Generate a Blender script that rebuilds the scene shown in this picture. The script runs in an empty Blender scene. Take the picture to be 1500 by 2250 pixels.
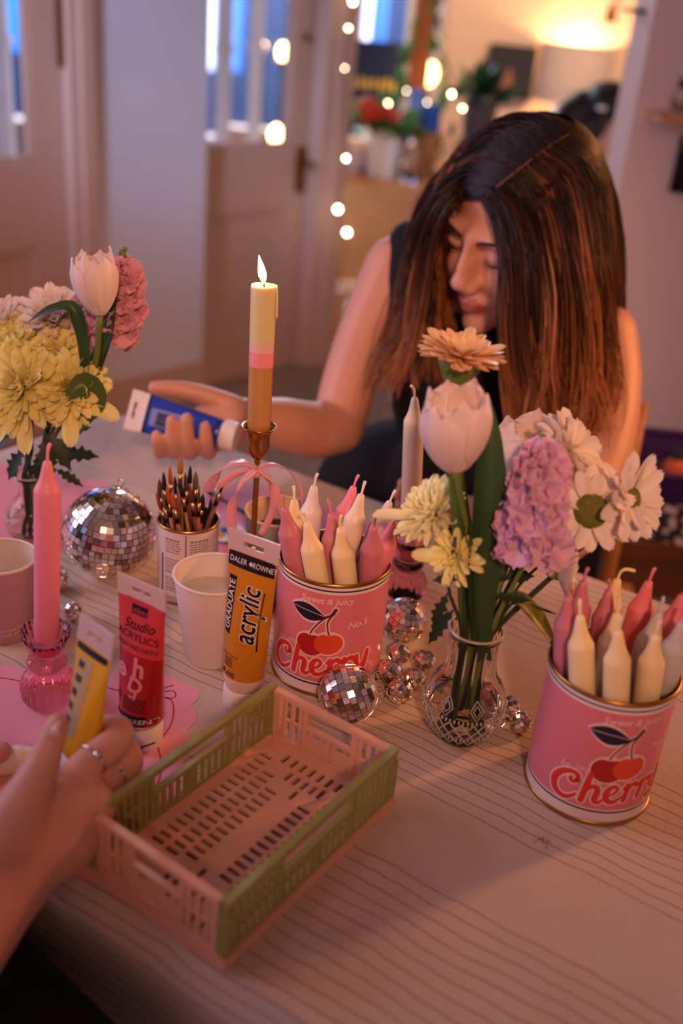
import bpy, bmesh, math, random
import numpy as np
from mathutils import Vector as V, Matrix as MX, Quaternion as QT
random.seed(7); RNG = np.random.default_rng(7)
SC = bpy.context.scene; COL = SC.collection
PI = math.pi
TZ = 0.75                                   # table top height
# ------------------------------------------------------------------ camera
FPX, TH, RO = 2245.0, math.radians(26.46), math.radians(5.3)
CAMP = V((0, 0, TZ + 0.555))
FWD = V((0, math.cos(TH), -math.sin(TH)))
_r0 = V((1, 0, 0)); _u0 = _r0.cross(FWD)
CR = _r0 * math.cos(RO) + _u0 * math.sin(RO)
CU = -_r0 * math.sin(RO) + _u0 * math.cos(RO)
cam_d = bpy.data.cameras.new('camera'); cam = bpy.data.objects.new('camera', cam_d); COL.objects.link(cam)
m = MX((CR, CU, -FWD)).transposed().to_4x4(); m.translation = CAMP; cam.matrix_world = m
cam_d.sensor_fit = 'VERTICAL'; cam_d.sensor_height = 36.0; cam_d.sensor_width = 24.0
cam_d.lens = FPX / 2250 * 36; cam_d.clip_start = 0.02
cam_d.dof.use_dof = True; cam_d.dof.focus_distance = 0.90; cam_d.dof.aperture_fstop = 2.7; cam_d.dof.aperture_blades = 0
SC.camera = cam
# ------------------------------------------------------------------ world: dusk sky
w = bpy.data.worlds.new('dusk'); SC.world = w; w.use_nodes = True
bg = w.node_tree.nodes['Background']; bg.inputs[0].default_value = (0.34, 0.32, 0.62, 1); bg.inputs[1].default_value = 0.8
# ------------------------------------------------------------------ exposure
vs = SC.view_settings; vs.view_transform = 'Standard'; vs.look = 'None'; vs.gamma = 1.0; vs.use_curve_mapping = False
vs.exposure = 0.0
# ------------------------------------------------------------------ light from outside the frame: inferred sources and added fills
def lamp(name, loc, power, col, r, typ='POINT', aim=None, size=0.5):
    d = bpy.data.lights.new(name, typ); d.energy = power; d.color = col
    if typ == 'AREA': d.shape = 'RECTANGLE'; d.size = size; d.size_y = size * 1.4
    else: d.shadow_soft_size = r
    if typ == 'SPOT': d.spot_size = math.radians(100); d.spot_blend = 0.6
    o = bpy.data.objects.new(name, d); COL.objects.link(o); o.location = loc
    if aim is not None: o.rotation_euler = (V(aim) - V(loc)).to_track_quat('-Z', 'Y').to_euler()
    return o
sp_ = lamp('side_lamp', (1.65, 1.55, 1.50), 72, (1.0, 0.36, 0.12), 0.08, 'SPOT', (0.15, 0.85, 0.85)); sp_.data.spot_size = math.radians(140); sp_.data.spot_blend = .8
sp_ = lamp('front_fill', (0.2, -1.3, 2.2), 185, (1.0, 0.48, 0.29), 0.10, 'SPOT', (0.0, 1.5, 0.91)); sp_.data.spot_size = math.radians(31); sp_.data.spot_blend = 1.0  # added fill from behind the camera, coned to spare the foreground
lamp('street_window', (-2.0, 1.1, 1.6), 26, (0.88, 0.70, 1.0), 0, 'AREA', (-0.3, 1.3, 0.8), 1.2)
sp_ = lamp('column_cool_fill', (-1.7, -0.6, 2.1), 700, (0.46, 0.60, 1.0), 0.25, 'SPOT', (-0.80, 3.1, 1.15)); sp_.data.spot_size = math.radians(19); sp_.data.spot_blend = 1.0  # added narrow spot giving the wall between the doors its cool tint
sp_ = lamp('far_wall_fill', (1.1, 4.2, 2.4), 150, (1.0, 0.66, 0.42), 0.15, 'SPOT', (0.95, 5.7, 1.2)); sp_.data.spot_size = math.radians(105); sp_.data.spot_blend = .8  # added spot aimed at the back wall to brighten it
# ------------------------------------------------------------------ pixel helpers (1500 x 2250 frame)
def ray(x, y): return FWD + CR * ((x - 750) / FPX) - CU * ((y - 1125) / FPX)
def T(x, y, h=0.0):
    d = ray(x, y); return CAMP + d * ((TZ + h - CAMP.z) / d.z)
def D(x, y, Y):
    d = ray(x, y); return CAMP + d * (Y / d.y)
def PX(p):
    v = V(p) - CAMP; w_ = v.dot(FWD); return (750 + FPX * v.dot(CR) / w_, 1125 - FPX * v.dot(CU) / w_)
# ------------------------------------------------------------------ materials
def lin(c):
    if isinstance(c, str):
        c = [int(c[i:i + 2], 16) / 255 for i in (0, 2, 4)]
        c = [x / 12.92 if x <= .04045 else ((x + .055) / 1.055) ** 2.4 for x in c]
    return (c[0], c[1], c[2], 1)
MATS = {}
def mat(name, col, rough=.5, metal=0, var=.08, scale=40, bump=0, bscale=200, sss=0, trans=0, ior=1.45, emit=0, spec=.5, coat=0, sheen=0, transl=0, ecol=None):
    if name in MATS: return MATS[name]
    M = bpy.data.materials.new(name); M.use_nodes = True; nt = M.node_tree; N = nt.nodes; L = nt.links
    b = N['Principled BSDF']; c = lin(col)
    tc = N.new('ShaderNodeTexCoord')
    nz = N.new('ShaderNodeTexNoise'); nz.inputs['Scale'].default_value = scale; nz.inputs['Detail'].default_value = 4
    L.new(tc.outputs['Object'], nz.inputs['Vector'])
    if var > 0:
        mx = N.new('ShaderNodeMix'); mx.data_type = 'RGBA'
        mx.inputs['A'].default_value = tuple(x * (1 - var * 1.6) for x in c[:3]) + (1,)
        mx.inputs['B'].default_value = tuple(min(1, x * (1 + var)) for x in c[:3]) + (1,)
        L.new(nz.outputs['Fac'], mx.inputs['Factor']); L.new(mx.outputs['Result'], b.inputs['Base Color'])
    else: b.inputs['Base Color'].default_value = c
    b.inputs['Roughness'].default_value = rough; b.inputs['Metallic'].default_value = metal
    b.inputs['IOR'].default_value = ior; b.inputs['Specular IOR Level'].default_value = spec
    if trans: b.inputs['Transmission Weight'].default_value = trans
    if coat: b.inputs['Coat Weight'].default_value = coat; b.inputs['Coat Roughness'].default_value = .15
    if sheen: b.inputs['Sheen Weight'].default_value = sheen
    if sss:
        b.inputs['Subsurface Weight'].default_value = sss; b.inputs['Subsurface Scale'].default_value = .006
        b.inputs['Subsurface Radius'].default_value = (1, .45, .3)
    if emit: b.inputs['Emission Color'].default_value = lin(ecol or col); b.inputs['Emission Strength'].default_value = emit
    if bump:
        n2 = N.new('ShaderNodeTexNoise'); n2.inputs['Scale'].default_value = bscale; n2.inputs['Detail'].default_value = 3
        L.new(tc.outputs['Object'], n2.inputs['Vector'])
        bp = N.new('ShaderNodeBump'); bp.inputs['Strength'].default_value = bump; bp.inputs['Distance'].default_value = .002
        L.new(n2.outputs['Fac'], bp.inputs['Height']); L.new(bp.outputs['Normal'], b.inputs['Normal'])
    if transl:
        tb = N.new('ShaderNodeBsdfTranslucent'); tb.inputs['Color'].default_value = c
        ms = N.new('ShaderNodeMixShader'); ms.inputs[0].default_value = transl
        L.new(b.outputs[0], ms.inputs[1]); L.new(tb.outputs[0], ms.inputs[2]); L.new(ms.outputs[0], N['Material Output'].inputs[0])
    MATS[name] = M; return M
# ------------------------------------------------------------------ mesh builder
class MB:
    def __init__(s, org=(0, 0, 0)): s.v = []; s.f = []; s.m = []; s.o = V(org)
    def add(s, vs_, fs, mi=0):
        b = len(s.v); s.v += [V(p) - s.o for p in vs_]
        for f in fs: s.f.append([i + b for i in f]); s.m.append(mi)
        return s
    def box(s, c, size, R=None, mi=0):
        hx, hy, hz = [k / 2 for k in size]
        P = [V((x, y, z)) for x in (-hx, hx) for y in (-hy, hy) for z in (-hz, hz)]
        if R is not None: P = [R @ p for p in P]
        P = [p + V(c) for p in P]
        return s.add(P, [(0, 1, 3, 2), (4, 6, 7, 5), (0, 4, 5, 1), (2, 3, 7, 6), (0, 2, 6, 4), (1, 5, 7, 3)], mi)
    def grid(s, fn, nu, nv, mi=0, cu=False, cv=False):
        P = [fn(i / (nu if cu else nu - 1), j / (nv if cv else nv - 1)) for j in range(nv) for i in range(nu)]
        F = []; K = []
        for j in range(nv if cv else nv - 1):
            for i in range(nu if cu else nu - 1):
                a = j * nu + i; b = j * nu + (i + 1) % nu; c = ((j + 1) % nv) * nu + (i + 1) % nu; d = ((j + 1) % nv) * nu + i
                F.append((a, b, c, d)); K.append(mi(i, j) if callable(mi) else mi)
        b0 = len(s.v); s.v += [V(p) - s.o for p in P]
        for f, k in zip(F, K): s.f.append([x + b0 for x in f]); s.m.append(k)
        return s
    def lathe(s, prof, c, n=32, flute=None, mi=0, axis=None, cap=False):
        """prof [(r,z)], flute(ang, j)->radius factor"""
        c = V(c); Q = V((0, 0, 1)).rotation_difference(V(axis)) if axis is not None else None
        P = []
        for j, (r, z) in enumerate(prof):
            for i in range(n):
                a = 2 * PI * i / n; rr = r * (flute(a, j) if flute else 1)
                p = V((rr * math.cos(a), rr * math.sin(a), z)); p = Q @ p if Q else p
                P.append(p + c)
        b0 = len(s.v); s.v += [p - s.o for p in P]
        for j in range(len(prof) - 1):
            for i in range(n):
                s.f.append([b0 + j * n + i, b0 + j * n + (i + 1) % n, b0 + (j + 1) * n + (i + 1) % n, b0 + (j + 1) * n + i])
                s.m.append(mi(j) if callable(mi) else mi)
        if cap:
            s.f.append([b0 + i for i in reversed(range(n))]); s.m.append(mi(0) if callable(mi) else mi)
            s.f.append([b0 + (len(prof) - 1) * n + i for i in range(n)]); s.m.append(mi(len(prof) - 2) if callable(mi) else mi)
        return s
    def tube(s, pts, rad, n=8, mi=0, flat=None, ends=True):
        pts = [V(p) for p in pts]; k = len(pts)
        rad = [rad] * k if not hasattr(rad, '__len__') else rad
        t = [(pts[min(i + 1, k - 1)] - pts[max(i - 1, 0)]).normalized() for i in range(k)]
        ref = V((0, 0, 1)) if abs(t[0].z) < .9 else V((1, 0, 0))
        x = t[0].cross(ref).normalized(); P = []
        for i in range(k):
            x = (x - t[i] * x.dot(t[i])).normalized(); y = t[i].cross(x)
            for q in range(n):
                a = 2 * PI * q / n; P.append(pts[i] + (x * math.cos(a) + y * math.sin(a) * (flat or 1)) * rad[i])
        b0 = len(s.v); s.v += [p - s.o for p in P]
        for i in range(k - 1):
            for q in range(n):
                s.f.append([b0 + i * n + q, b0 + i * n + (q + 1) % n, b0 + (i + 1) * n + (q + 1) % n, b0 + (i + 1) * n + q]); s.m.append(mi)
        if ends:
            s.f.append([b0 + q for q in reversed(range(n))]); s.m.append(mi)
            s.f.append([b0 + (k - 1) * n + q for q in range(n)]); s.m.append(mi)
        return s
    def ball(s, c, r, n=16, mi=0, R=None):
        r = (r, r, r) if not hasattr(r, '__len__') else r
        def fn(u, v):
            a = 2 * PI * u; b = PI * (v * .998 + .001)
            p = V((r[0] * math.sin(b) * math.cos(a), r[1] * math.sin(b) * math.sin(a), -r[2] * math.cos(b)))
            return (R @ p if R else p) + V(c)
        return s.grid(fn, n, max(6, n // 2 + 1), mi, cu=True)
    def ribbon(s, pts, nrm, wid, th=.0004, mi=0):
        pts = [V(p) for p in pts]; k = len(pts); P = []
        for i in range(k):
            t = (pts[min(i + 1, k - 1)] - pts[max(i - 1, 0)]).normalized()
            nn = V(nrm[i] if isinstance(nrm, list) else nrm); sd = t.cross(nn).normalized(); nn = sd.cross(t)
            ww = wid[i] if hasattr(wid, '__len__') else wid
            P += [pts[i] - sd * ww / 2 + nn * th, pts[i] + sd * ww / 2 + nn * th, pts[i] + sd * ww / 2 - nn * th, pts[i] - sd * ww / 2 - nn * th]
        F = [(4 * i + q, 4 * i + (q + 1) % 4, 4 * i + 4 + (q + 1) % 4, 4 * i + 4 + q) for i in range(k - 1) for q in range(4)]
        F += [(3, 2, 1, 0), (4 * k - 4, 4 * k - 3, 4 * k - 2, 4 * k - 1)]
        return s.add(P, F, mi)
    def mesh(s, name, mats):
        me = bpy.data.meshes.new(name); me.from_pydata([tuple(p) for p in s.v], [], s.f)
        for q in (mats if isinstance(mats, (list, tuple)) else [mats]): me.materials.append(q)
        me.polygons.foreach_set('material_index', s.m)
        return me
    def build(s, name, mats, parent=None, smooth=True, ang=None, loc=None):
        me = s.mesh(name, mats)
        if smooth:
            me.polygons.foreach_set('use_smooth', [True] * len(me.polygons))
            if ang: me.set_sharp_from_angle(angle=math.radians(ang))
        o = bpy.data.objects.new(name, me); COL.objects.link(o)
        if parent is not None: o.parent = parent
        o.location = s.o if (parent is None and loc is None) else (loc or (0, 0, 0))
        return o
def tag(o, label=None, cat=None, group=None, kind=None):
    for k, v in (('label', label), ('category', cat), ('group', group), ('kind', kind)):
        if v: o[k] = v
    return o
def thing(name, label, cat, loc, group=None):
    o = bpy.data.objects.new(name, None); COL.objects.link(o); o.location = loc; o.empty_display_size = .02
    return tag(o, label, cat, group)
def inst(name, me, parent, mtx):
    o = bpy.data.objects.new(name, me); COL.objects.link(o); o.parent = parent; o.matrix_local = mtx; return o
def struct(name, mb, mats, parent=None, smooth=False):
    o = mb.build(name, mats, parent, smooth)
    if parent is None: o['kind'] = 'structure'
    return o
def spline(P, n):
    """Catmull-Rom through P, n samples"""
    P = [V(p) for p in P]; Q = [P[0] * 2 - P[1]] + P + [P[-1] * 2 - P[-2]]; out = []
    for i in range(n):
        t = i / (n - 1) * (len(P) - 1); k = min(int(t), len(P) - 2); t -= k
        a, b, c, d = Q[k:k + 4]
        out.append(.5 * ((2 * b) + (c - a) * t + (2 * a - 5 * b + 4 * c - d) * t * t + (3 * b - a - 3 * c + d) * t ** 3))
    return out
def lerpl(a, n):
    return [float(np.interp(i / (n - 1) * (len(a) - 1), range(len(a)), a)) for i in range(n)]
_tc = {}
def text_geo(txt, bold=0, shear=0):
    """flat geometry of a line of text, cap height about 0.7, centred on the origin"""
    k = (txt, bold, shear)
    if k not in _tc:
        cu = bpy.data.curves.new('t', 'FONT'); cu.body = txt; cu.offset = bold; cu.shear = shear; cu.resolution_u = 3; cu.align_x = 'CENTER'
        o = bpy.data.objects.new('t', cu); COL.objects.link(o)
        dg = bpy.context.evaluated_depsgraph_get(); me = bpy.data.meshes.new_from_object(o.evaluated_get(dg))
        bm = bmesh.new(); bm.from_mesh(me); bmesh.ops.triangulate(bm, faces=bm.faces)
        bmesh.ops.subdivide_edges(bm, edges=[e for e in bm.edges if e.calc_length() > .35], cuts=1); bmesh.ops.triangulate(bm, faces=bm.faces)
        _tc[k] = ([(p.co.x, p.co.y - .35) for p in bm.verts], [[q.index for q in f.verts] for f in bm.faces])
        bm.free(); bpy.data.objects.remove(o); bpy.data.curves.remove(cu); bpy.data.meshes.remove(me)
    return _tc[k]
def put_text(mb, txt, fn, size, uv=(0, 0), rot=0, bold=0, shear=0, off=.0003, sx=1, mi=0):
    vs_, fs = text_geo(txt, bold, shear); c, s_ = math.cos(rot), math.sin(rot)
    P = []
    for x, y in vs_:
        x *= size * sx; y *= size; P.append(fn(uv[0] + c * x - s_ * y, uv[1] + s_ * x + c * y, off))
    mb.add(P, fs, mi)
def put_poly(mb, pts, fn, off=.0003, mi=0, n=1):
    """convex-ish outline (u,v) filled as a fan on a wrapped surface"""
    cx = sum(p[0] for p in pts) / len(pts); cy = sum(p[1] for p in pts) / len(pts)
    k = len(pts); R_ = 4; P = [fn(cx, cy, off)]
    for r in range(1, R_ + 1): P += [fn(cx + (p[0] - cx) * r / R_, cy + (p[1] - cy) * r / R_, off) for p in pts]
    F = [(0, 1 + i, 1 + (i + 1) % k) for i in range(k)]
    for r in range(R_ - 1):
        a = 1 + r * k; b = a + k; F += [(a + i, b + i, b + (i + 1) % k, a + (i + 1) % k) for i in range(k)]
    mb.add(P, F, mi)
def put_stroke(mb, pts, wid, fn, off=.0003, mi=0, n=14):
    """brush stroke: polyline in (u,v) with varying width and round ends"""
    q = spline([(a, b, 0) for a, b in pts], n); wl = lerpl(wid if hasattr(wid, '__len__') else [wid, wid], n)
    P = []; F = []
    for i in range(n):
        t = (q[min(i + 1, n - 1)] - q[max(i - 1, 0)]).normalized(); s_ = V((-t.y, t.x, 0)) * wl[i] / 2
        P += [fn(q[i].x + s_.x, q[i].y + s_.y, off), fn(q[i].x, q[i].y, off), fn(q[i].x - s_.x, q[i].y - s_.y, off)]
        if i: F += [(3 * i - 3, 3 * i, 3 * i + 1, 3 * i - 2), (3 * i - 2, 3 * i + 1, 3 * i + 2, 3 * i - 1)]
    mb.add(P, F, mi)
    for e in (0, n - 1): put_poly(mb, [(q[e].x + wl[e] / 2 * math.cos(a * PI / 5), q[e].y + wl[e] / 2 * math.sin(a * PI / 5)) for a in range(10)], fn, off, mi)
def frame(z, ref=(0, 0, 1)):
    """rotation whose Z is z"""
    z = V(z).normalized(); x = V(ref).cross(z)
    if x.length < 1e-4: x = V((1, 0, 0)).cross(z)
    x.normalize(); y = z.cross(x); return MX((x, y, z)).transposed()
def tmx(R, loc, sc=(1, 1, 1)):
    M = R.to_4x4() @ MX.Diagonal((*sc, 1)); M.translation = loc; return M
# ================================================================== SETTING
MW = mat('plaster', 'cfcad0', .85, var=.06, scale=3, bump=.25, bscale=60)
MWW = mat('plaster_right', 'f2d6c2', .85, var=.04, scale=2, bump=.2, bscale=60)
MPAINT = mat('door_paint', 'bd9a86', .5, var=.05, scale=6, bump=.1, bscale=90)
MGLASS = mat('pane_glass', 'ffffff', .02, var=0, trans=1, ior=1.2, spec=.6)
MBRASS = mat('old_brass', '8a5a30', .35, 1, var=.2, scale=60)
MWOOD = mat('pale_wood', 'c9945c', .5, var=.22, scale=12, bump=.2, bscale=60)
MDWOOD = mat('dark_wood', '6e4327', .5, var=.25, scale=10, bump=.2, bscale=50)
MBLACK = mat('black_stuff', '0b0a0c', .6, var=.2, scale=30)
MFLOOR = mat('floor_boards', '8c7a6c', .5, var=.2, scale=4, bump=.15, bscale=30)
MWHITE = mat('white_gloss', 'e6e0dc', .35, var=.04)
fl = MB(); fl.grid(lambda u, v: (-4 + 8 * u, -1.5 + 13 * v, 0), 9, 14)
struct('floor', fl, MFLOOR)
b = MB(); b.box((0, 2.2, 2.75), (7, 7.8, .1)); struct('ceiling', b, mat('ceiling_paint', 'cbb9ae', .9, var=.04, scale=2))
b = MB(); b.box((.5, -1.65, 1.35), (6, .1, 2.7)); struct('wall_front', b, MWW)
b = MB(); b.box((3.2, 2.2, 1.35), (.1, 7.7, 2.7)); struct('wall_right.001', b, MWW)
# --- left wall plane with the two glazed doors
P0 = V((-.538, 3.469, 0)); WD = V((.635, .772, 0)).normalized(); WN = V((WD.y, -WD.x, 0))
RW = MX((WD, -WN, V((0, 0, 1)))).transposed()                     # local x along wall, y into wall, z up
def Wp(x, y):
    d = ray(x, y); t = (P0 - CAMP).dot(WN) / d.dot(WN); p = CAMP + d * t; return (p - P0).dot(WD), p.z
def wbox(mb, s0, s1, z0, z1, y0, y1, mi=0):
    mb.box(P0 + RW @ V(((s0 + s1) / 2, (y0 + y1) / 2, (z0 + z1) / 2)), (abs(s1 - s0), abs(y1 - y0), abs(z1 - z0)), RW, mi)
sA = Wp(203, 300)[0]; sB = Wp(448, 600)[0]; sC = Wp(722, 300)[0]; sD_ = Wp(758, 300)[0]
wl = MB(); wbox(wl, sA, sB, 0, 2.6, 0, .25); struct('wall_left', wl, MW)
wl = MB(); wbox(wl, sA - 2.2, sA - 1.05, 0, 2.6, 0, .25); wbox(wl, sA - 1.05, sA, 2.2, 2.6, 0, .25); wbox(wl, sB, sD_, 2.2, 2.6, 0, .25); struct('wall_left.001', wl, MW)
def door(name, s0, s1, g0, g1, zg, zp0, zp1, y0, gl_top=2.0, hinge=None):
    T_ = .045; zt = 2.15
    root = struct(name, (lambda b: (wbox(b, s0, g0, 0, zt, y0, y0 + T_), b)[1])(MB()), MPAINT)
    b = MB(); wbox(b, g1, s1, 0, zt, y0, y0 + T_); b.build('stile', MPAINT, root, False)
    b = MB(); wbox(b, g0, g1, gl_top, zt, y0, y0 + T_); b.build('top_rail', MPAINT, root, False)
    b = MB(); wbox(b, g0, g1, zp1, zg, y0, y0 + T_); b.build('lock_rail', MPAINT, root, False)
    b = MB(); wbox(b, g0, g1, 0, zp0, y0, y0 + T_); b.build('bottom_rail', MPAINT, root, False)
    b = MB(); wbox(b, g0, g1, zp0, zp1, y0 + .018, y0 + .034); b.build('panel', MPAINT, root, False)
    mo = .022
    for (a0, a1, c0, c1) in ((g0, g1, zp1 - mo, zp1), (g0, g1, zp0, zp0 + mo), (g0, g0 + mo, zp0 + mo, zp1 - mo), (g1 - mo, g1, zp0 + mo, zp1 - mo)):
        b = MB(); wbox(b, a0, a1, c0, c1, y0 + .006, y0 + .018); b.build('moulding', MPAINT, root, False)
    for (a0, a1, c0, c1) in ((g0, g1, zg, zg + .014), (g0, g0 + .014, zg, gl_top), (g1 - .014, g1, zg, gl_top)):
        b = MB(); wbox(b, a0, a1, c0, c1, y0 + .004, y0 + .018); b.build('glazing_bead', MPAINT, root, False)
    b = MB(); wbox(b, g0, g1, zg, gl_top, y0 + .02, y0 + .024); b.build('pane', MGLASS, root, False)
    return root
zg1 = Wp(85, 358)[1]; zg2 = Wp(560, 330)[1]
d1 = door('door_1', sA - .95, Wp(152, 300)[0], sA - .80, Wp(86, 300)[0], zg1, .12, Wp(100, 545)[1], .03)
d2 = door('door_2', sB - .02, Wp(702, 300)[0], sB + .004, Wp(667, 300)[0], zg2, Wp(560, 790)[1], Wp(560, 470)[1], .06)
b = MB(); q = Wp(146, 70); wbox(b, q[0] - .012, q[0] + .012, q[1] - .09, q[1] + .09, .012, .032); b.build('hinge', MBRASS, d1, False)
q = Wp(683, 372); b = MB(); wbox(b, q[0] - .018, q[0] + .018, q[1] - .09, q[1] + .07, .048, .06); pl = b.build('lock_plate', MBRASS, d2, False)
b = MB(); c_ = P0 + RW @ V((q[0], .0, q[1] + .02)); b.tube([c_ + RW @ V((0, .05, 0)), c_ + RW @ V((0, .0, 0)), c_ + RW @ V((-.03, -.01, 0)), c_ + RW @ V((-.09, -.01, -.005))], [.009, .009, .009, .006], 8); b.build('handle', MBRASS, pl)
q = Wp(703, 85); b = MB(); b.ball(P0 + RW @ V((q[0] - .012, .055, q[1])), .014, 10); b.build('keyhole_cover', MBRASS, d2)
# frames
for i, (a0, a1) in enumerate(((Wp(154, 300)[0], sA), (Wp(704, 300)[0], sD_))):
    b = MB(); wbox(b, a0, a1, 0, 2.2, -.012, .2); wbox(b, a0 + (a1 - a0) * .35, a1 - .01, 0, 2.2, -.03, -.012); struct('trim_%d' % (i + 1), b, MPAINT)
b = MB(); wbox(b, sA, sB, 0, .13, -.014, 0); struct('baseboard_left', b, MPAINT)
# --- far room
YB = 5.7
xl, xr = D(975, 100, YB).x, 2.6
b = MB(); b.box(((xl + xr) / 2, YB + .1, 1.3), (xr - xl, .2, 2.6)); struct('wall_back', b, mat('plaster_far', 'dcbfa6', .85, var=.05, scale=2, bump=.2, bscale=50))
b = MB(); b.box((xl - 1.5, YB + .1, .3), (3.0, .2, .6)); struct('wall_back.001', b, mat('plaster_low', '9d8a86', .85, var=.05, scale=2))
# --- right wall, nearer
xw = D(1362, 400, 2.6).x
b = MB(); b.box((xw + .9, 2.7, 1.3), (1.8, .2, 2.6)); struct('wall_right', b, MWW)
b = MB(); b.box((xw + .9, 2.593, .06), (1.8, .014, .12)); struct('baseboard_right', b, MPAINT)
# --- shop window behind the shelf
MBLUE = mat('blue_facade', '1a78c8', .6, var=.25, scale=3)
MNAVY = mat('navy_board', '11254a', .6, var=.2, scale=5)
x0, x1 = D(745, 100, YB).x - .6, xl
w1 = struct('window_1', (lambda b: (b.box(((x0 + x1) / 2, YB + .1, .63), (x1 - x0, .16, .06)), b)[1])(MB()), MPAINT)
for xx in (D(770, 200, YB).x, D(897, 120, YB).x, x1 - .02):
    b = MB(); b.box((xx, YB + .05, 1.5), (.05, .06, 1.8)); b.build('window_bar', mat('bar_white', 'd9d2cc', .5), w1, False)
b = MB(); b.box(((x0 + x1) / 2, YB + .06, 1.5), (x1 - x0, .005, 1.8)); b.build('pane', MGLASS, w1, False)
# street outside: facade with panels, posts and doorway
fc = thing('street_facade', 'blue painted shopfront across the street seen through the window', 'building', (-1.5, 9.4, 0))
b = MB((-1.5, 9.4, 0)); b.box((-2.2, 9.5, 2), (9, .2, 4)); b.build('wall', mat('facade_pale', '3a6cb8', .7, var=.15, scale=1.5), fc, False)
for k, (xx, wd, mm) in enumerate(((-5.2, .7, MBLUE), (-4.2, .6, MNAVY), (-3.3, .5, MBLUE), (-2.5, .45, MNAVY), (-1.75, .5, MBLUE), (-1.0, .35, MNAVY), (-.42, .42, MBLUE), (.2, .4, MNAVY))):
    b = MB((-1.5, 9.4, 0)); b.box((xx, 9.37, 1.5), (wd, .08, 3)); b.build('panel', mm, fc, False)
    b = MB((-1.5, 9.4, 0)); b.box((xx + wd / 2 + .05, 9.33, 1.5), (.06, .1, 3)); b.build('post', mat('post_white', 'd9d6dd', .5), fc, False)
b = MB((-1.5, 9.4, 0)); b.box((-2, 9.3, .35), (9, .1, .7)); b.build('plinth', MNAVY, fc, False)
lamp('facade_fill', (-2.2, 6.9, 3.0), 1500, (.75, .85, 1.0), .15)  # added lights outside the window, brightening the blue facade
lamp('facade_fill.001', (.0, 7.6, 3.0), 1100, (.75, .85, 1.0), .15)
# porch posts, and added bulbs imitating candle reflections, behind the glazed doors
for (px, py, off, wd, lab) in ((560, 200, .9, .045, 'tall white porch post seen through the middle of the far glazed door'), (490, 200, .75, .05, 'pale porch post at the left of the far glazed door'), (6, 200, .7, .045, 'pale porch post behind the pane of the near left door')):
    s_, z_ = Wp(px, py); p = CAMP + (P0 + RW @ V((s_, 0, z_)) - CAMP) * (1 + off * .18)
    o = MB((p.x, p.y, 0)); o.box((p.x, p.y, 1.3), (wd, wd, 2.6)); o.box((p.x, p.y, .1), (wd * 1.6, wd * 1.6, .2)); o.box((p.x, p.y, 1.12), (wd * 1.3, wd * 1.3, .03))
    tag(o.build('porch_post', mat('porch_white', 'd8d2d4', .5), None, False), lab, 'post', 'porch posts')
MBULB = mat('lit_bulb', 'ffd9a0', .4, var=0, emit=40, ecol='ffc98a')
def glint(px, py, k, r, lab):  # lit bulb on a pole, added to imitate a candle reflection in the glass
    s_, z_ = Wp(px, py); p = CAMP + (P0 + RW @ V((s_, 0, z_)) - CAMP) * k
    t = thing('glint', lab, 'glint', (p.x, p.y, p.z), 'imitated candle reflections behind the door glass')
    b = MB(p); b.lathe([(.001, r * 1.5), (r * .6, r * 1.1), (r, .2 * r), (r * .7, -r), (.001, -r * 1.2)], p, 14); b.build('bulb', MBULB, t)
    b = MB(p); b.lathe([(r * .9, -r * 1.1), (r * 1.3, -r * 1.3), (r * 1.3, -r * 1.7), (.001, -r * 1.7)], p, 14); b.build('holder', MBRASS, t)
    b = MB(p); b.tube([p - V((0, 0, r * 1.6)), V((p.x, p.y, 0))], .006, 8); b.build('stake', MBLACK, t)
glint(621, 115, 1.28, .026, 'upper glowing bulb imitating a candle reflection in the far door glass')
glint(606, 298, 1.22, .030, 'lower glowing bulb imitating a candle reflection in the far door glass')
glint(579, 102, 1.5, .012, 'tiny dim bulb imitating a reflection beside the upper glowing bulb')
# --- counter under the window with its things
YS = 4.35
ct = D(850, 398, YS); zc = ct.z
cx0, cx1 = D(733, 400, YS).x, D(1080, 400, YS).x
cn = thing('window_counter', 'long wooden window counter crowded with plants and glasses', 'counter', ((cx0 + cx1) / 2, YS + .2, 0))
o_ = ((cx0 + cx1) / 2, YS + .2, 0)
b = MB(o_); b.box(((cx0 + cx1) / 2, YS + .25, zc - .0175), (cx1 - cx0, .5, .035)); b.build('counter_top', MWOOD, cn, False)
b = MB(o_); b.box(((cx0 + cx1) / 2, YS + .07, zc - .075), (cx1 - cx0 - .04, .02, .08)); b.build('apron', MDWOOD, cn, False)
for xx in (cx0 + .05, cx1 - .05):
    b = MB(o_); b.box((xx, YS + .1, (zc - .035) / 2), (.05, .05, zc - .035)); b.build('leg', MDWOOD, cn, False)
def on_counter(px, Y):            # a point on the counter at pixel column px, depth Y
    d = ray(px, 390); x = (CAMP + d * (Y / d.y)).x; return V((x, Y, zc))
MGREEN = mat('leaf_green', '3c6b2c', .5, var=.3, scale=20, transl=.25)
MDGREEN = mat('leaf_dark', '1f3a22', .5, var=.3, scale=25, transl=.15)
def leaf_mesh(name, L, W, M, curl=.2, n=7, fold=.15, wav=0):
    b = MB()
    def fn(u, v):
        x = (u - .5) * 2; wv = math.sin(PI * min(1, v * .97 + .03) ** .8) ** .9 * W / 2
        return (x * wv, L * v, abs(x) * fold * wv + curl * L * (v * v) * -1 + wav * W * math.sin(v * 14) * abs(x))
    b.grid(fn, 5, n); me = b.mesh(name, M); me.polygons.foreach_set('use_smooth', [True] * len(me.polygons)); return me
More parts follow.
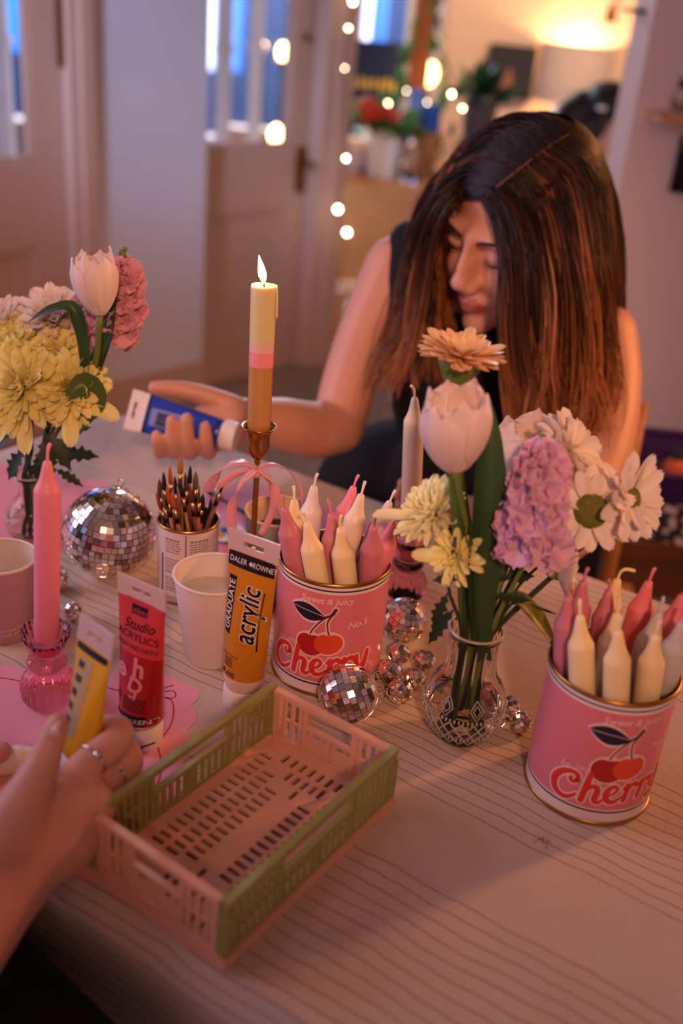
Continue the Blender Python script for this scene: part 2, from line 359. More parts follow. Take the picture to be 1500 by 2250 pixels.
def bushy(name, lab, p, r, n, Lm, pot=None, M=MGREEN, group=None, up=.5):
    t = thing(name, lab, 'plant', p, group); me = leaf_mesh('leaf', Lm, Lm * .5, M)
    for i in range(n):
        d = V((RNG.normal(), RNG.normal(), abs(RNG.normal()) * up + .15)).normalized()
        inst('leaf', me, t, tmx(frame(-d.orthogonal(), d) if 0 else MX.Rotation(RNG.uniform(0, 6.28), 3, d) @ QT(V((0, 1, 0)).rotation_difference(d)).to_matrix(), d * r * RNG.uniform(.1, .7), (1, 1, 1)))
    return t
def pot(name, lab, cat, p, r, h, M, grp=None, taper=.8, lip=True):
    t = thing(name, lab, cat, p, grp); b = MB(p)
    b.lathe([(.001, 0), (r * taper, 0), (r, h), (r * .9, h), (r * .88, h * .85), (.001, h * .85)], p, 20); b.build('body', M, t, ang=40)
    b = MB(p); b.lathe([(r * 1.0, h - .012), (r * 1.05, h - .012), (r * 1.05, h), (r * .95, h)], p, 20); b.build('rim', M, t, ang=40)
    return t
pw = on_counter(838, YS + .12)
pot('plant_pot', 'white plant pot holding red flowers on the window counter', 'pot', pw, .092, .19, MWHITE)
t = bushy('red_flower_plant', 'leafy plant with red blooms in the white pot', pw + V((0, 0, .165)), .16, 46, .11)
MRED = mat('red_petal', 'd8452f', .5, var=.2)
for i in range(9):
    c = V((RNG.uniform(-.11, .05), -.09 + RNG.uniform(-.02, .02), RNG.uniform(.06, .15))); b = MB(); 
    for k in range(5): b.ball(c + V((math.cos(k * 1.257) * .015, 0, math.sin(k * 1.257) * .015)), (.014, .008, .014), 8)
    b.build('bloom', MRED, t)
bk = on_counter(775, YS + .14)
for i, (cc, hh) in enumerate((('b0422f', .02), ('40589a', .025), ('c9b7d0', .02), ('7f6fb0', .022), ('e6b98a', .05))):
    z = zc + sum((.02, .025, .02, .022, .05)[:i]); b = MB((bk.x, bk.y, z)); b.box((bk.x, bk.y, z + hh / 2), (.09, .13, hh)); 
    o = thing('box', ['red', 'blue', 'pale lilac', 'violet', 'orange'][i] + ' small box, ' + ['lowest', 'second', 'third', 'fourth', 'topmost'][i] + ' in the stack beside the white pot', 'box', (bk.x, bk.y, z), 'boxes stacked on the counter')
    b.build('carton', mat('carton%d' % i, cc, .6), o, False); b = MB((bk.x, bk.y, z)); b.box((bk.x, bk.y - .066, z + hh / 2), (.05, .002, hh * .5)); b.build('sticker', MWHITE, o, False)
# blue tin on a stand, dark potted plant, glasses, globe lamp
pb = on_counter(930, YS + .22)
pot('pedestal_stand', 'wooden pedestal stand carrying a blue tin', 'stand', pb, .07, .18, MWOOD, taper=.6)
pot('blue_tin', 'bright blue tin on the wooden pedestal stand', 'tin', pb + V((0, 0, .181)), .045, .11, mat('tin_blue', '1c4fa8', .4, var=.1), taper=1)
pd = on_counter(1035, YS + .25)
pot('plant_pot.001', 'dark grey pot with a spiky plant near the far wall', 'pot', pd, .075, .34, mat('pot_dark', '4a4248', .6), taper=.7)
bushy('spiky_plant', 'dark spiky plant in the grey pot near the far wall', pd + V((0, 0, .31)), .12, 40, .10, M=MDGREEN, up=1.2)
MGL2 = mat('drink_glass', 'f4efe8', .03, var=0, trans=1, ior=1.35)
for i, (px, dy, h) in enumerate(((885, .05, .16), (905, .03, .2), (955, .05, .15), (980, .1, .22), (1000, .05, .17))):
    p = on_counter(px, YS + dy); t = thing('bottle', ['squat clear bottle right of the white pot', 'tall clear bottle below the blue tin', 'short clear bottle before the pedestal stand', 'tallest clear bottle right of the pedestal stand', 'clear bottle nearest the kneeling plants at counter end'][i] if i < 4 else 'rightmost clear bottle on the window counter', 'bottle', p, 'clear bottles on the counter')
    b = MB(p); b.lathe([(.001, 0), (.028, 0), (.03, h * .1), (.03, h * .55), (.012, h * .75), (.012, h), (.009, h), (.009, h * .76), (.026, h * .53), (.026, h * .1), (.001, .01)], p, 14); b.build('glass', MGL2, t)
    b = MB(p); b.lathe([(.001, h + .02), (.011, h + .018), (.0105, h - .012), (.001, h - .012)], p, 10); b.build('stopper', MBRASS, t)
pg = D(942, 162, YS + .40)
t = thing('globe_lamp', 'glowing round glass globe lamp above the window counter', 'lamp', (pg.x, pg.y, zc))
og = (pg.x, pg.y, zc)
b = MB(og); b.lathe([(.001, 0), (.06, 0), (.06, .012), (.012, .025), (.01, pg.z - zc - .065), (.02, pg.z - zc - .056), (.001, pg.z - zc - .055)], og, 18); b.build('base', MBRASS, t)
b = MB(og); b.ball(pg, .05, 24); b.ball(pg, .048, 24); b.build('globe', MGL2, t)
b = MB(og); b.lathe([(.001, -.05), (.010, -.05), (.011, -.03), (.021, -.005), (.019, .018), (.001, .03)], pg, 16); b.build('bulb', mat('globe_bulb', 'ffd9a0', .4, var=0, emit=16, ecol='ffc27a'), t)
lamp('globe_light', pg + V((0, -.09, 0)), 6, (1, .62, .3), .05).parent = None
# trailing plant and the wooden plank in the window
pk = D(930, 60, YS + .3)
t = tag(MB().build('x', MWOOD) if 0 else thing('hanging_plank', 'orange wooden plank hanging upright in the window', 'plank', (pk.x, pk.y, 1.0)), None)
b = MB((pk.x, pk.y, 1.0)); b.box((pk.x, pk.y, D(925, 190, YS + .3).z + .35), (.085, .03, .72)); b.build('board', mat('orange_wood', 'b0591d', .5, var=.3, scale=14), t, False)
b = MB((pk.x, pk.y, 1.0)); b.tube([(pk.x, pk.y, D(925, 190, YS + .3).z + .7), (pk.x, pk.y, 2.4)], .004, 6); b.build('cord', MDWOOD, t)
pv = D(962, 10, YS + .22); tp = thing('trailing_vine', 'trailing green vine hanging beside the orange plank', 'plant', pv)
path = spline([pv + V((0, 0, .2)), pv, D(955, 90, YS + .22), D(985, 160, YS + .24), D(972, 230, YS + .25)], 24)
b = MB(pv); b.tube(path, .003, 5); b.build('stem', MGREEN, tp)
path2 = spline([pv + V((0, 0, .15)), D(905, 80, YS + .2), D(890, 130, YS + .2), D(880, 190, YS + .2)], 18)
b = MB(pv); b.tube(path2, .003, 5); b.build('stem', MGREEN, tp)
lv = leaf_mesh('leaf', .055, .045, MGREEN)
for i, p in enumerate(path[2:] + path2[4:]):
    d = V((RNG.normal(), RNG.normal() * .5, -.6)).normalized(); inst('leaf', lv, tp, tmx(QT(V((0, 1, 0)).rotation_difference(d)).to_matrix(), p - pv, (RNG.uniform(.5, 1.2),) * 3))
# poster board in the window with yellow lettering
pp = D(822, 200, YS + .42); t = thing('window_poster', 'dark blue poster with yellow lettering standing in the window', 'poster', (pp.x, pp.y, zc))
op = (pp.x, pp.y, zc); b = MB(op); b.box((pp.x, pp.y, zc + (D(822, 90, YS + .42).z - zc) / 2), (.24, .012, D(822, 90, YS + .42).z - zc)); b.build('board', MNAVY, t, False)
b = MB(op)
for j, (py, hh) in enumerate(((185, .045), (228, .03))):
    c = D(822, py, YS + .41)
    for i in range(7): b.box((c.x - .085 + i * .028, c.y, c.z + (.004 if i % 2 else -.004)), (.017, .003, hh * (1 if i % 3 else .75)))
b.build('lettering', mat('poster_yellow', 'd9b64a', .6), t, False); t.children[-1]['kind'] = 'stuff'
# fairy lights
MFAIRY = mat('fairy_bulb', 'fff2d8', .4, var=0, emit=34, ecol='ffe9c4')
t = thing('fairy_lights', 'string of small white fairy lights draped down the door frame', 'string lights', D(760, 300, 3.85))
o0 = D(760, 300, 3.85); fp = [D(x, y, Y) for x, y, Y in ((775, 4, 3.86), (765, 62, 3.86), (757, 150, 3.85), (760, 348, 3.84), (742, 460, 3.82), (762, 511, 3.82), (735, 640, 3.82))]
b = MB(o0); b.tube(spline(fp, 40), .002, 5); b.build('wire', MBLACK, t)
for i, (p, r) in enumerate(zip(fp[:6], (.007, .004, .003, .005, .0085, .0085))):
    b = MB(o0); b.lathe([(.001, -r), (r * .8, -r * .6), (r, 0), (r * .7, r * .7), (.001, r * 1.1)], p, 10); b.build('bulb', MFAIRY, t)
t = thing('fairy_lights', 'string of warm fairy lights looped through the counter plants', 'string lights', D(900, 230, YS + .1))
o0 = D(900, 230, YS + .1); fp = [D(x, y, YS + .06) for x, y in ((818, 224), (851, 229), (893, 200), (938, 225), (992, 207), (1016, 238))]
b = MB(o0); b.tube(spline(fp, 30), .002, 5); b.build('wire', MBLACK, t)
for i, (p, r) in enumerate(zip(fp, (.004, .0075, .003, .003, .0055, .0045))):
    b = MB(o0); b.lathe([(.001, -r), (r * .8, -r * .6), (r, 0), (r * .7, r * .7), (.001, r * 1.1)], p, 10); b.build('bulb', MFAIRY, t)
# pale wooden chair below the counter
ch = D(868, 470, 3.95)
t = thing('wooden_chair', 'pale wooden chair with a broad back before the window counter', 'chair', (ch.x, ch.y, 0)); oc = (ch.x, ch.y, 0)
zt_ = D(868, 415, 3.95).z
b = MB(oc)
b.grid(lambda u, v: (ch.x - .2 + .4 * u, ch.y + .03 * math.sin(u * PI), zt_ - .36 * v), 9, 3); b.grid(lambda u, v: (ch.x + .2 - .4 * u, ch.y + .02 + .03 * math.sin(u * PI), zt_ - .36 * v), 9, 3); b.build('backrest', MWOOD, t)
b = MB(oc); b.box((ch.x, ch.y + .22, max(.12, zt_ - .42)), (.4, .42, .03)); b.build('seat', MWOOD, t, False)
for sx in (-1, 1):
    for yy in (.03, .4): b = MB(oc); b.box((ch.x + sx * .18, ch.y + yy, max(.12, zt_ - .42) / 2), (.035, .035, max(.12, zt_ - .42))); b.build('leg', MWOOD, t, False)
# picture and wall lamp on the far wall
c = D(1122, 158, YB - .03); t = thing('canvas_picture', 'small dark canvas picture on the far warm wall', 'picture', c)
b = MB(c); b.box(c, (.24, .05, .25)); b.build('canvas', mat('canvas_dark', '2f2a30', .7, var=.5, scale=9), t, False)
b = MB(c); b.grid(lambda u, v: (c.x + (u - .5) * .09 * v - .01, c.y - .0262, c.z + .03 - v * .13), 5, 4); b.build('painted_shape', mat('canvas_shape', '9a6a4c', .7, var=.3, scale=20), t, False)
c = D(1268, 165, YB - .12); t = thing('wall_lamp', 'white drum wall lamp throwing warm light up the far wall', 'lamp', c)
MSH = mat('lamp_shade', 'cdbfb8', .8, var=.2, scale=8, transl=.12)
b = MB(c); b.grid(lambda u, v: (c.x + .19 * math.cos(PI + u * PI), c.y + .115 + .22 * math.sin(PI + u * PI) * 1, c.z + .14 - .28 * v), 25, 3); b.grid(lambda u, v: (c.x + .186 * math.cos(PI + u * PI), c.y + .115 + .216 * math.sin(PI + u * PI), c.z + .14 - .28 * v), 25, 3); b.build('shade', MSH, t)
b = MB(c); b.box((c.x, c.y + .1, c.z), (.08, .04, .1)); b.build('bracket', MBRASS, t, False)
b = MB(c); b.lathe([(.001, -.03), (.025, -.02), (.03, .0), (.02, .03), (.001, .04)], (c.x, c.y + .02, c.z), 12); b.build('bulb', MBULB, t)
lamp('wall_lamp_light', (c.x, c.y + .03, c.z + .07), 15, (1, .60, .30), .03)
# bracket arm at the top of the far wall
c = D(1345, 14, YB - .2); t = thing('ceiling_spotlight', 'small brass spotlight on a bracket at the top right', 'lamp', c)
b = MB(c); b.lathe([(.001, 0), (.02, 0), (.035, -.07), (.03, -.072), (.001, -.04)], c, 12); b.build('head', MBRASS, t)
b = MB(c); b.tube([c, c + V((.06, .05, .08)), c + V((.08, .19, .12))], .008, 6); b.build('arm', MBRASS, t)
c = D(1402, 24, 2.72); t = thing('metal_shelf', 'dark metal bar edge beside the right wall at the top', 'shelf', c)
b = MB(c); b.box(c, (.06, .1, .008)); b.build('board', MBLACK, t, False); b = MB(c); b.box(c + V((.02, 0, -.014)), (.008, .09, .02)); b.build('bracket', MBLACK, t, False)
# shelf on the right wall
c = D(1478, 259, 2.53); t = thing('wall_shelf', 'short pale wooden shelf on the right wall', 'shelf', c)
b = MB(c); b.box((c.x + .12, 2.535, c.z), (.33, .13, .018)); b.build('board', MWOOD, t, False)
b = MB(c); b.box((c.x + .06, 2.56, c.z - .04), (.015, .08, .06)); b.build('bracket', MWOOD, t, False)
c2 = D(1496, 240, 2.52); p = V((c2.x, 2.52, c.z + .0095)); t = thing('jar', 'small glass jar on the right wall shelf', 'jar', p)
b = MB(p); b.lathe([(.001, 0), (.022, 0), (.024, .01), (.024, .05), (.016, .06), (.014, .06), (.02, .05), (.02, .01), (.001, .006)], p, 14); b.build('glass', MGL2, t)
b = MB(p); b.lathe([(.017, .055), (.018, .075), (.001, .076)], p, 12); b.build('lid', MBLACK, t)
c = D(1497, 362, 2.585); t = thing('picture_frame', 'black framed picture on the right wall below the shelf', 'picture', c)
b = MB(c); 
for dx, dz, sx, sz in ((.05, .055, .13, .015), (.05, -.055, .13, .015), (-.0075, 0, .015, .125), (.1075, 0, .015, .125)): b.box(c + V((dx, 0, dz)), (sx, .02, sz))
b.build('frame', MBLACK, t, False); b = MB(c); b.box(c + V((.05, .004, 0)), (.1, .004, .1)); b.build('print', MBLACK, t, False)
# bench, purple tote, patterned bag
t = thing('low_bench', 'low brown wooden bench against the right wall', 'bench', (.95, 1.9, 0)); ob = (.95, 1.9, 0)
for k in range(3): b = MB(ob); b.box((.98, 1.76 + .115 * k, .435), (1.0, .11, .03)); b.build('plank', MDWOOD, t, False)
b = MB(ob); b.box((.98, 1.72, .375), (.94, .02, .09)); b.build('apron', MDWOOD, t, False)
for xx in (.53, 1.43):
    for yy in (1.75, 1.97): b = MB(ob); b.box((xx, yy, .21), (.045, .045, .42)); b.build('leg', MDWOOD, t, False)
c = V((D(1475, 1100, 1.84).x + .02, 1.84, .451)); t = thing('storage_tote', 'open purple storage tote full of craft supplies on the bench', 'tote', c)
MPUR = mat('purple_plastic', '3c1f58', .45, var=.15); b = MB(c)
hz_ = D(1470, 995, 1.84).z - .451
b.grid(lambda u, v: c + V((((.17 + .02 * v) * (1 if 1 < u * 4 < 3 else -1)) if 0 else (.15 + .02 * v) * max(-1, min(1, 1.35 * math.cos(u * 2 * PI))), (.10 + .015 * v) * max(-1, min(1, 1.35 * math.sin(u * 2 * PI))), hz_ * v)), 33, 4); b.grid(lambda u, v: c + V(((u - .5) * .28, (v - .5) * .18, .004)), 2, 2); b.build('body', MPUR, t)
b = MB(c); b.tube([c + V(((.17) * max(-1, min(1, 1.35 * math.cos(k / 16 * PI))), (.115) * max(-1, min(1, 1.35 * math.sin(k / 16 * PI))), hz_)) for k in range(33)], .006, 6); b.build('rim', MPUR, t)
for i, (cc, x, y, hh, nm) in enumerate((('b0391f', -.08, -.03, .9, 'red'), ('c25a20', -.02, .03, .95, 'orange'), ('2f6a3a', .03, -.04, .88, 'green'), ('3a6fa8', .09, .0, 1.0, 'blue'))):
    p = c + V((x, y, .006)); t = thing('craft_bottle', nm + ' craft bottle standing in the purple tote', 'bottle', p, 'craft bottles in the tote'); b = MB(p)
    b.lathe([(.001, 0), (.024, 0), (.024, hz_ * hh - .035), (.01, hz_ * hh - .02), (.001, hz_ * hh - .02)], p, 12); b.build('body', mat('craft_' + nm, cc, .5), t)
    b = MB(p); b.lathe([(.012, hz_ * hh - .022), (.011, hz_ * hh), (.001, hz_ * hh)], p, 10); b.build('cap', MBLACK, t)
MSPK = bpy.data.materials.new('speckled_fabric'); MSPK.use_nodes = True; N = MSPK.node_tree.nodes; vo = N.new('ShaderNodeTexVoronoi'); vo.inputs['Scale'].default_value = 55
rp = N.new('ShaderNodeValToRGB'); rp.color_ramp.elements[0].position = .35; rp.color_ramp.elements[0].color = (.55, .5, .5, 1); rp.color_ramp.elements[1].position = .45; rp.color_ramp.elements[1].color = (.015, .012, .015, 1)
tc = N.new('ShaderNodeTexCoord'); MSPK.node_tree.links.new(tc.outputs['Object'], vo.inputs['Vector']); MSPK.node_tree.links.new(vo.outputs['Distance'], rp.inputs[0]); MSPK.node_tree.links.new(rp.outputs[0], N['Principled BSDF'].inputs['Base Color'])
c = V((D(1490, 1160, 1.745).x + .01, 1.725, .451)); t = thing('patterned_pouch', 'black and white speckled pouch before the purple tote', 'pouch', c); b = MB(c); b.grid(lambda u, v: c + V((.085 * math.cos(2 * PI * u) * (1 - .2 * v), .018 * math.sin(2 * PI * u) * (1 - .8 * v), .075 * v)), 24, 8, cu=True); b.build('bag', MSPK, t)
b = MB(c); b.tube([c + V((-.07, 0, .075)), c + V((.07, 0, .075))], .003, 6); b.build('zip', MBLACK, t)
c = V((D(1390, 1140, 1.76).x, 1.76, .451)); t = thing('paper_pad', 'white paper pad at the near end of the bench', 'paper', c); b = MB(c)
for k in range(6): b.box(c + V((RNG.normal() * .002, RNG.normal() * .002, .003 + .005 * k)), (.09, .06, .0045))
b.build('sheets', MWHITE, t, False); t.children[-1]['kind'] = 'stuff'
b = MB(c); b.box(c + V((0, 0, .0325)), (.088, .058, .002)); b.build('cover', mat('pad_cover', 'b9c4dd', .5), t, False)
# ================================================================== TABLE
TD = V((.857, -.515, 0)).normalized(); TN = V((.515, .857, 0)).normalized()
RT = MX((TD, TN, V((0, 0, 1)))).transposed()
d0, d1_, n0, n1 = -1.0, .72, .357, 1.012
def tp(d, n, z=0): return TD * d + TN * n + V((0, 0, TZ + z))
ctab = tp((d0 + d1_) / 2, (n0 + n1) / 2); otab = (ctab.x, ctab.y, 0)
t = thing('table', 'long rectangular table under the striped cloth', 'table', otab)
b = MB(otab); b.box(ctab + V((0, 0, -.018)), (d1_ - d0 - .012, n1 - n0 - .012, .024), RT); b.build('table_top', MDWOOD, t, False)
for dd in (d0 + .1, d1_ - .1):
    for nn in (n0 + .12, n1 - .12): b = MB(otab); p = tp(dd, nn); b.box((p.x, p.y, (TZ - .03) / 2), (.06, .06, TZ - .03), RT); b.build('leg', MDWOOD, t, False)
# cloth with woven stripes
MC = bpy.data.materials.new('striped_cloth'); MC.use_nodes = True; nt = MC.node_tree; N = nt.nodes; L = nt.links; bs = N['Principled BSDF']
def nd(tp_, **k):
    n = N.new(tp_)
    for a, v_ in k.items(): setattr(n, a, v_)
    return n
def mth(op, a, b_=None, cl=False):
    n = nd('ShaderNodeMath', operation=op); n.use_clamp = cl
    for i, x in enumerate((a, b_)):
        if x is None: continue
        if isinstance(x, (int, float)): n.inputs[i].default_value = x
        else: L.new(x, n.inputs[i])
    return n.outputs[0]
tc = nd('ShaderNodeTexCoord'); sp = nd('ShaderNodeSeparateXYZ'); geo_ = nd('ShaderNodeNewGeometry'); L.new(geo_.outputs['Position'], sp.inputs[0])
nz = nd('ShaderNodeTexNoise'); nz.inputs['Scale'].default_value = 9; nz.inputs['Detail'].default_value = 2; L.new(tc.outputs['Object'], nz.inputs['Vector'])
nz2 = nd('ShaderNodeTexNoise'); nz2.inputs['Scale'].default_value = 55; nz2.inputs['Detail'].default_value = 2; L.new(tc.outputs['Object'], nz2.inputs['Vector'])
ncoord = mth('ADD', mth('ADD', mth('MULTIPLY', sp.outputs[0], TN.x), mth('MULTIPLY', sp.outputs[1], TN.y)), mth('SUBTRACT', sp.outputs[2], TZ))
nn = mth('ADD', mth('ADD', ncoord, mth('MULTIPLY', mth('SUBTRACT', nz.outputs['Fac'], .5), .022)), mth('MULTIPLY', mth('SUBTRACT', nz2.outputs['Fac'], .5), .0028))
fr = mth('FRACT', mth('MULTIPLY', nn, 1 / .0118)); ln = mth('LESS_THAN', mth('ABSOLUTE', mth('SUBTRACT', fr, .5)), .045)
def band(a, c): return mth('MULTIPLY', mth('GREATER_THAN', nn, a), mth('LESS_THAN', nn, c))
grp = mth('ADD', mth('ADD', band(.2, .503), band(.582, .725)), band(.84, 1.2))
st = mth('MULTIPLY', mth('MULTIPLY', ln, grp), .85)
wv = nd('ShaderNodeTexNoise'); wv.inputs['Scale'].default_value = 5; wv.inputs['Detail'].default_value = 6; L.new(tc.outputs['Object'], wv.inputs['Vector'])
mx0 = nd('ShaderNodeMix', data_type='RGBA'); mx0.inputs['A'].default_value = lin('bda692'); mx0.inputs['B'].default_value = lin('d2bfad'); L.new(wv.outputs['Fac'], mx0.inputs['Factor'])
mx1 = nd('ShaderNodeMix', data_type='RGBA'); L.new(st, mx1.inputs['Factor']); L.new(mx0.outputs['Result'], mx1.inputs['A']); mx1.inputs['B'].default_value = lin('8a4638')
L.new(mx1.outputs['Result'], bs.inputs['Base Color']); bs.inputs['Roughness'].default_value = .85; bs.inputs['Sheen Weight'].default_value = .15
wn = nd('ShaderNodeTexNoise'); wn.inputs['Scale'].default_value = 420; L.new(tc.outputs['Object'], wn.inputs['Vector'])
wr = nd('ShaderNodeTexNoise'); wr.inputs['Scale'].default_value = 18; wr.inputs['Detail'].default_value = 5; wr.inputs['Roughness'].default_value = .6; L.new(tc.outputs['Object'], wr.inputs['Vector'])
bp = nd('ShaderNodeBump'); bp.inputs['Strength'].default_value = .35; bp.inputs['Distance'].default_value = .01
L.new(mth('ADD', mth('MULTIPLY', wn.outputs['Fac'], .08), wr.outputs['Fac']), bp.inputs['Height']); L.new(bp.outputs['Normal'], bs.inputs['Normal'])
NO = 260; rc = .06; hw, hd = (d1_ - d0) / 2, (n1 - n0) / 2
def outline(s):
    """rounded rectangle, s in 0..1, returns (x,y,nx,ny)"""
    per = [2 * (hw - rc), PI / 2 * rc, 2 * (hd - rc), PI / 2 * rc] * 2; q = s * sum(per); k = 0
    while q > per[k] and k < 7: q -= per[k]; k += 1
    cs = [(hw - rc, -hd), None, (hw, hd - rc), None, (-(hw - rc), hd), None, (-hw, -(hd - rc)), None]
    if k == 0: return (-(hw - rc) + q, -hd, 0, -1)
    if k == 2: return (hw, -(hd - rc) + q, 1, 0)
    if k == 4: return (hw - rc - q, hd, 0, 1)
    if k == 6: return (-hw, hd - rc - q, -1, 0)
    a = {1: -PI / 2, 3: 0, 5: PI / 2, 7: PI}[k] + q / rc; cx, cy = {1: (1, -1), 3: (1, 1), 5: (-1, 1), 7: (-1, -1)}[k]
    return (cx * (hw - rc) + math.cos(a) * rc, cy * (hd - rc) + math.sin(a) * rc, math.cos(a), math.sin(a))
OL = [outline(i / NO) for i in range(NO)]
rings = []; cl = []; dm, nm_ = (d0 + d1_) / 2, (n0 + n1) / 2
def ringadd(f):
    for i, o in enumerate(OL):
        (x, y, z, cx, cy) = f(i, o); rings.append(tp(dm + x, nm_ + y, z)); cl.append((dm + cx, nm_ + cy, 0))
fr_ = [0.02, .2, .4, .55, .7, .8, .88, .94, .975, 1.0]
for k in fr_: ringadd(lambda i, o, k=k: (o[0] * k, o[1] * k, 0, o[0] * k, o[1] * k))
for j in range(1, 13):
    def f(i, o, j=j):
        s = j / 12 * .24; R_ = .014; a = min(s / R_, PI / 2); out = R_ * math.sin(a); dn = -R_ * (1 - math.cos(a)) - max(0, s - R_ * PI / 2)
        fold = .012 * min(1, max(0, s - .02) / .1) * (math.sin(i * .33) + .6 * math.sin(i * .12 + 1))
        return (o[0] + o[2] * (out + fold), o[1] + o[3] * (out + fold), dn, o[0] + o[2] * s, o[1] + o[3] * s)
    ringadd(f)
nr = len(rings) // NO; oc_ = V((ctab.x, ctab.y, TZ)); b = MB(oc_)
b.add(rings, [(j * NO + i, (j + 1) * NO + i, (j + 1) * NO + (i + 1) % NO, j * NO + (i + 1) % NO) for j in range(nr - 1) for i in range(NO)] + [list(range(NO))])
cloth = b.build('tablecloth', MC); tag(cloth, 'cream tablecloth with thin red brown woven stripes covering the table', 'tablecloth')
# green paint spatter on the cloth
b = MB(oc_); c = T(1193, 1850)
for i in range(26):
    p = c + V((RNG.normal() * .0042, RNG.normal() * .0042, .0004)); b.lathe([(.0003 + RNG.random() * .0005, 0), (.0001, .0002)], p, 7)
o = b.build('paint_spatter', mat('green_paint', '27443a', .5), cloth); o['kind'] = 'stuff'
# ------------------------------------------------------------------ placemats
def scallop_mat(name, lab, c, hx, hy, rot, M, ML=None, amp=.007, wl_=.034, seed=1):
    R = MX.Rotation(rot, 3, 'Z'); o_ = V((c.x, c.y, TZ + .0004)); b = MB(o_)
    rr = .03; P = []; per = 4 * (hx + hy) - 8 * rr + 2 * PI * rr; n = int(per / wl_)
    def ol(s, inset=0, a=amp):
        global hw, hd, rc
        sv = hw, hd, rc; hw, hd, rc = hx, hy, rr; x, y, nx, ny = outline(s % 1); hw, hd, rc = sv
        k = a * abs(math.sin(PI * n * s)) - inset; return R @ V((x + nx * k, y + ny * k, 0))
    K = n * 8; q = [ol(i / K) for i in range(K)]
    pts = [o_] + [o_ + p * f for f in (.5, .9) for p in q] + [o_ + p for p in q] + [o_ + p + V((0, 0, -.0003)) for p in q]
    F = [(0, 1 + i, 1 + (i + 1) % K) for i in range(K)] + [(1 + j * K + i, 1 + (j + 1) * K + i, 1 + (j + 1) * K + (i + 1) % K, 1 + j * K + (i + 1) % K) for j in range(3) for i in range(K)]
    b.add(pts, F); t = thing(name, lab, 'placemat', o_, 'scalloped paper placemats'); b.build('sheet', M, t, False)
    if ML:
        b = MB(o_); fn = lambda u, v, off: o_ + V((u, v, off + .0002))
        m_ = int(n / 2)
        for k in range(m_):
            if k % 4 == 3:
                p = ol((k + .5) / m_, .02, 0); e = ol((k + .52) / m_, .02, 0) - p; e.normalize(); nrm_ = V((-e.y, e.x, 0))
                for sg in (-1, 1):
                    put_stroke(b, [tuple((p + e * (sg * x) + nrm_ * y)[:2]) for x, y in ((0, 0), (.008, .008), (.015, .005), (.012, -.003), (0, 0))], .0014, fn, 0, 0, 16)
                    put_stroke(b, [tuple((p + e * (sg * x) + nrm_ * y)[:2]) for x, y in ((0, 0), (.004, -.007), (.011, -.011))], .0014, fn, 0, 0, 8)
            else:
                put_stroke(b, [tuple(ol((k + f) / m_, .021 - .008 * math.sin(PI * f), 0)[:2]) for f in (0, .2, .4, .6, .8, 1)], .0012, fn, 0, 0, 12)
        b.build('printed_border', ML, t, False)
    return t
MPK = mat('pink_paper', 'f0a3b4', .7, var=.05, scale=14, bump=.3, bscale=25)
MPK2 = mat('rose_paper', 'eb9aa4', .7, var=.05, scale=14)
MMV = mat('mauve_paper', 'd894b4', .7, var=.06, scale=14)
MINK = mat('dark_red_ink', 'c42a4a', .6)
scallop_mat('placemat', 'pink scalloped placemat with red bow border under the red paint tube', V((-.275, .625, 0)), .165, .115, math.radians(3), MPK, MINK)
scallop_mat('placemat', 'pink scalloped placemat under the left flower vase', V((-.43, 1.045, 0)), .14, .11, math.radians(-12), MPK2, MINK)
scallop_mat('placemat', 'mauve scalloped placemat at the far table edge by the coffee cup', V((-.055, 1.04, 0)), .13, .085, math.radians(-30), MMV)
# ------------------------------------------------------------------ candles
WAX = {}
def wax(nm, col): 
    return mat('wax_' + nm, col, .42, var=.04, scale=30, sss=.35, bump=.08, bscale=120)
WCOL = {'dusty pink': 'c87b88', 'cream': 'efd9a6', 'ivory': 'eedfc4', 'white': 'e3d6cf', 'bright pink': 'ef8ea0', 'pale grey': 'c9c3bd', 'rose': 'e8828a'}
def candle(lab, tip, base, r, col, grp=None, wick_bend=0, Mw=None, drip=0, cat='candle', wl_=.012):
    tip, base = V(tip), V(base); ax = (tip - base).normalized(); Ln = (tip - base).length; Q = V((0, 0, 1)).rotation_difference(ax)
    t = thing('candle', lab, cat, base, grp); b = MB(base); ck = .027
    prof = [(.0005, 0), (r * .96, 0), (r, .001), (r, Ln - .0262), (r * .995, Ln - .0250), (r * .95, Ln - .0236), (r * .84, Ln - .0212), (r * .70, Ln - .0182), (r * .58, Ln - .0145), (r * .47, Ln - .0095), (r * .38, Ln - .0045), (r * .29, Ln - .001), (.0004, Ln)]
    fl_ = (lambda a, j: 1 + (.05 if 4 <= j <= 10 else 0) * math.cos(3 * a + j * .35) ) if drip else None
    b.lathe(prof, base, 28, fl_, axis=ax); b.build('wax_body', Mw or wax(col, WCOL[col]), t)
    b = MB(base); u = Q @ V((math.cos(wick_bend * 7), math.sin(wick_bend * 7), 0)); s = wl_
    pts = spline([tip - ax * .003, tip + ax * s * .45 + u * s * .05, tip + ax * s * .75 + u * s * (.1 + .3 * abs(wick_bend)), tip + ax * s * (.95 - .3 * abs(wick_bend)) + u * s * (.15 + .9 * abs(wick_bend))], 9)
    rr = [.0013, .0012, .0011, .0012, .0013, .0015, .0014, .0016, .0013]; b.tube(pts, rr, 7); b.build('wick', Mw or wax(col, WCOL[col]), t)
    return t
CAN1 = V((-.0017, .7915, TZ)); CAN2 = V((.2203, .6612, TZ)); CR_, CH = .05, .1175
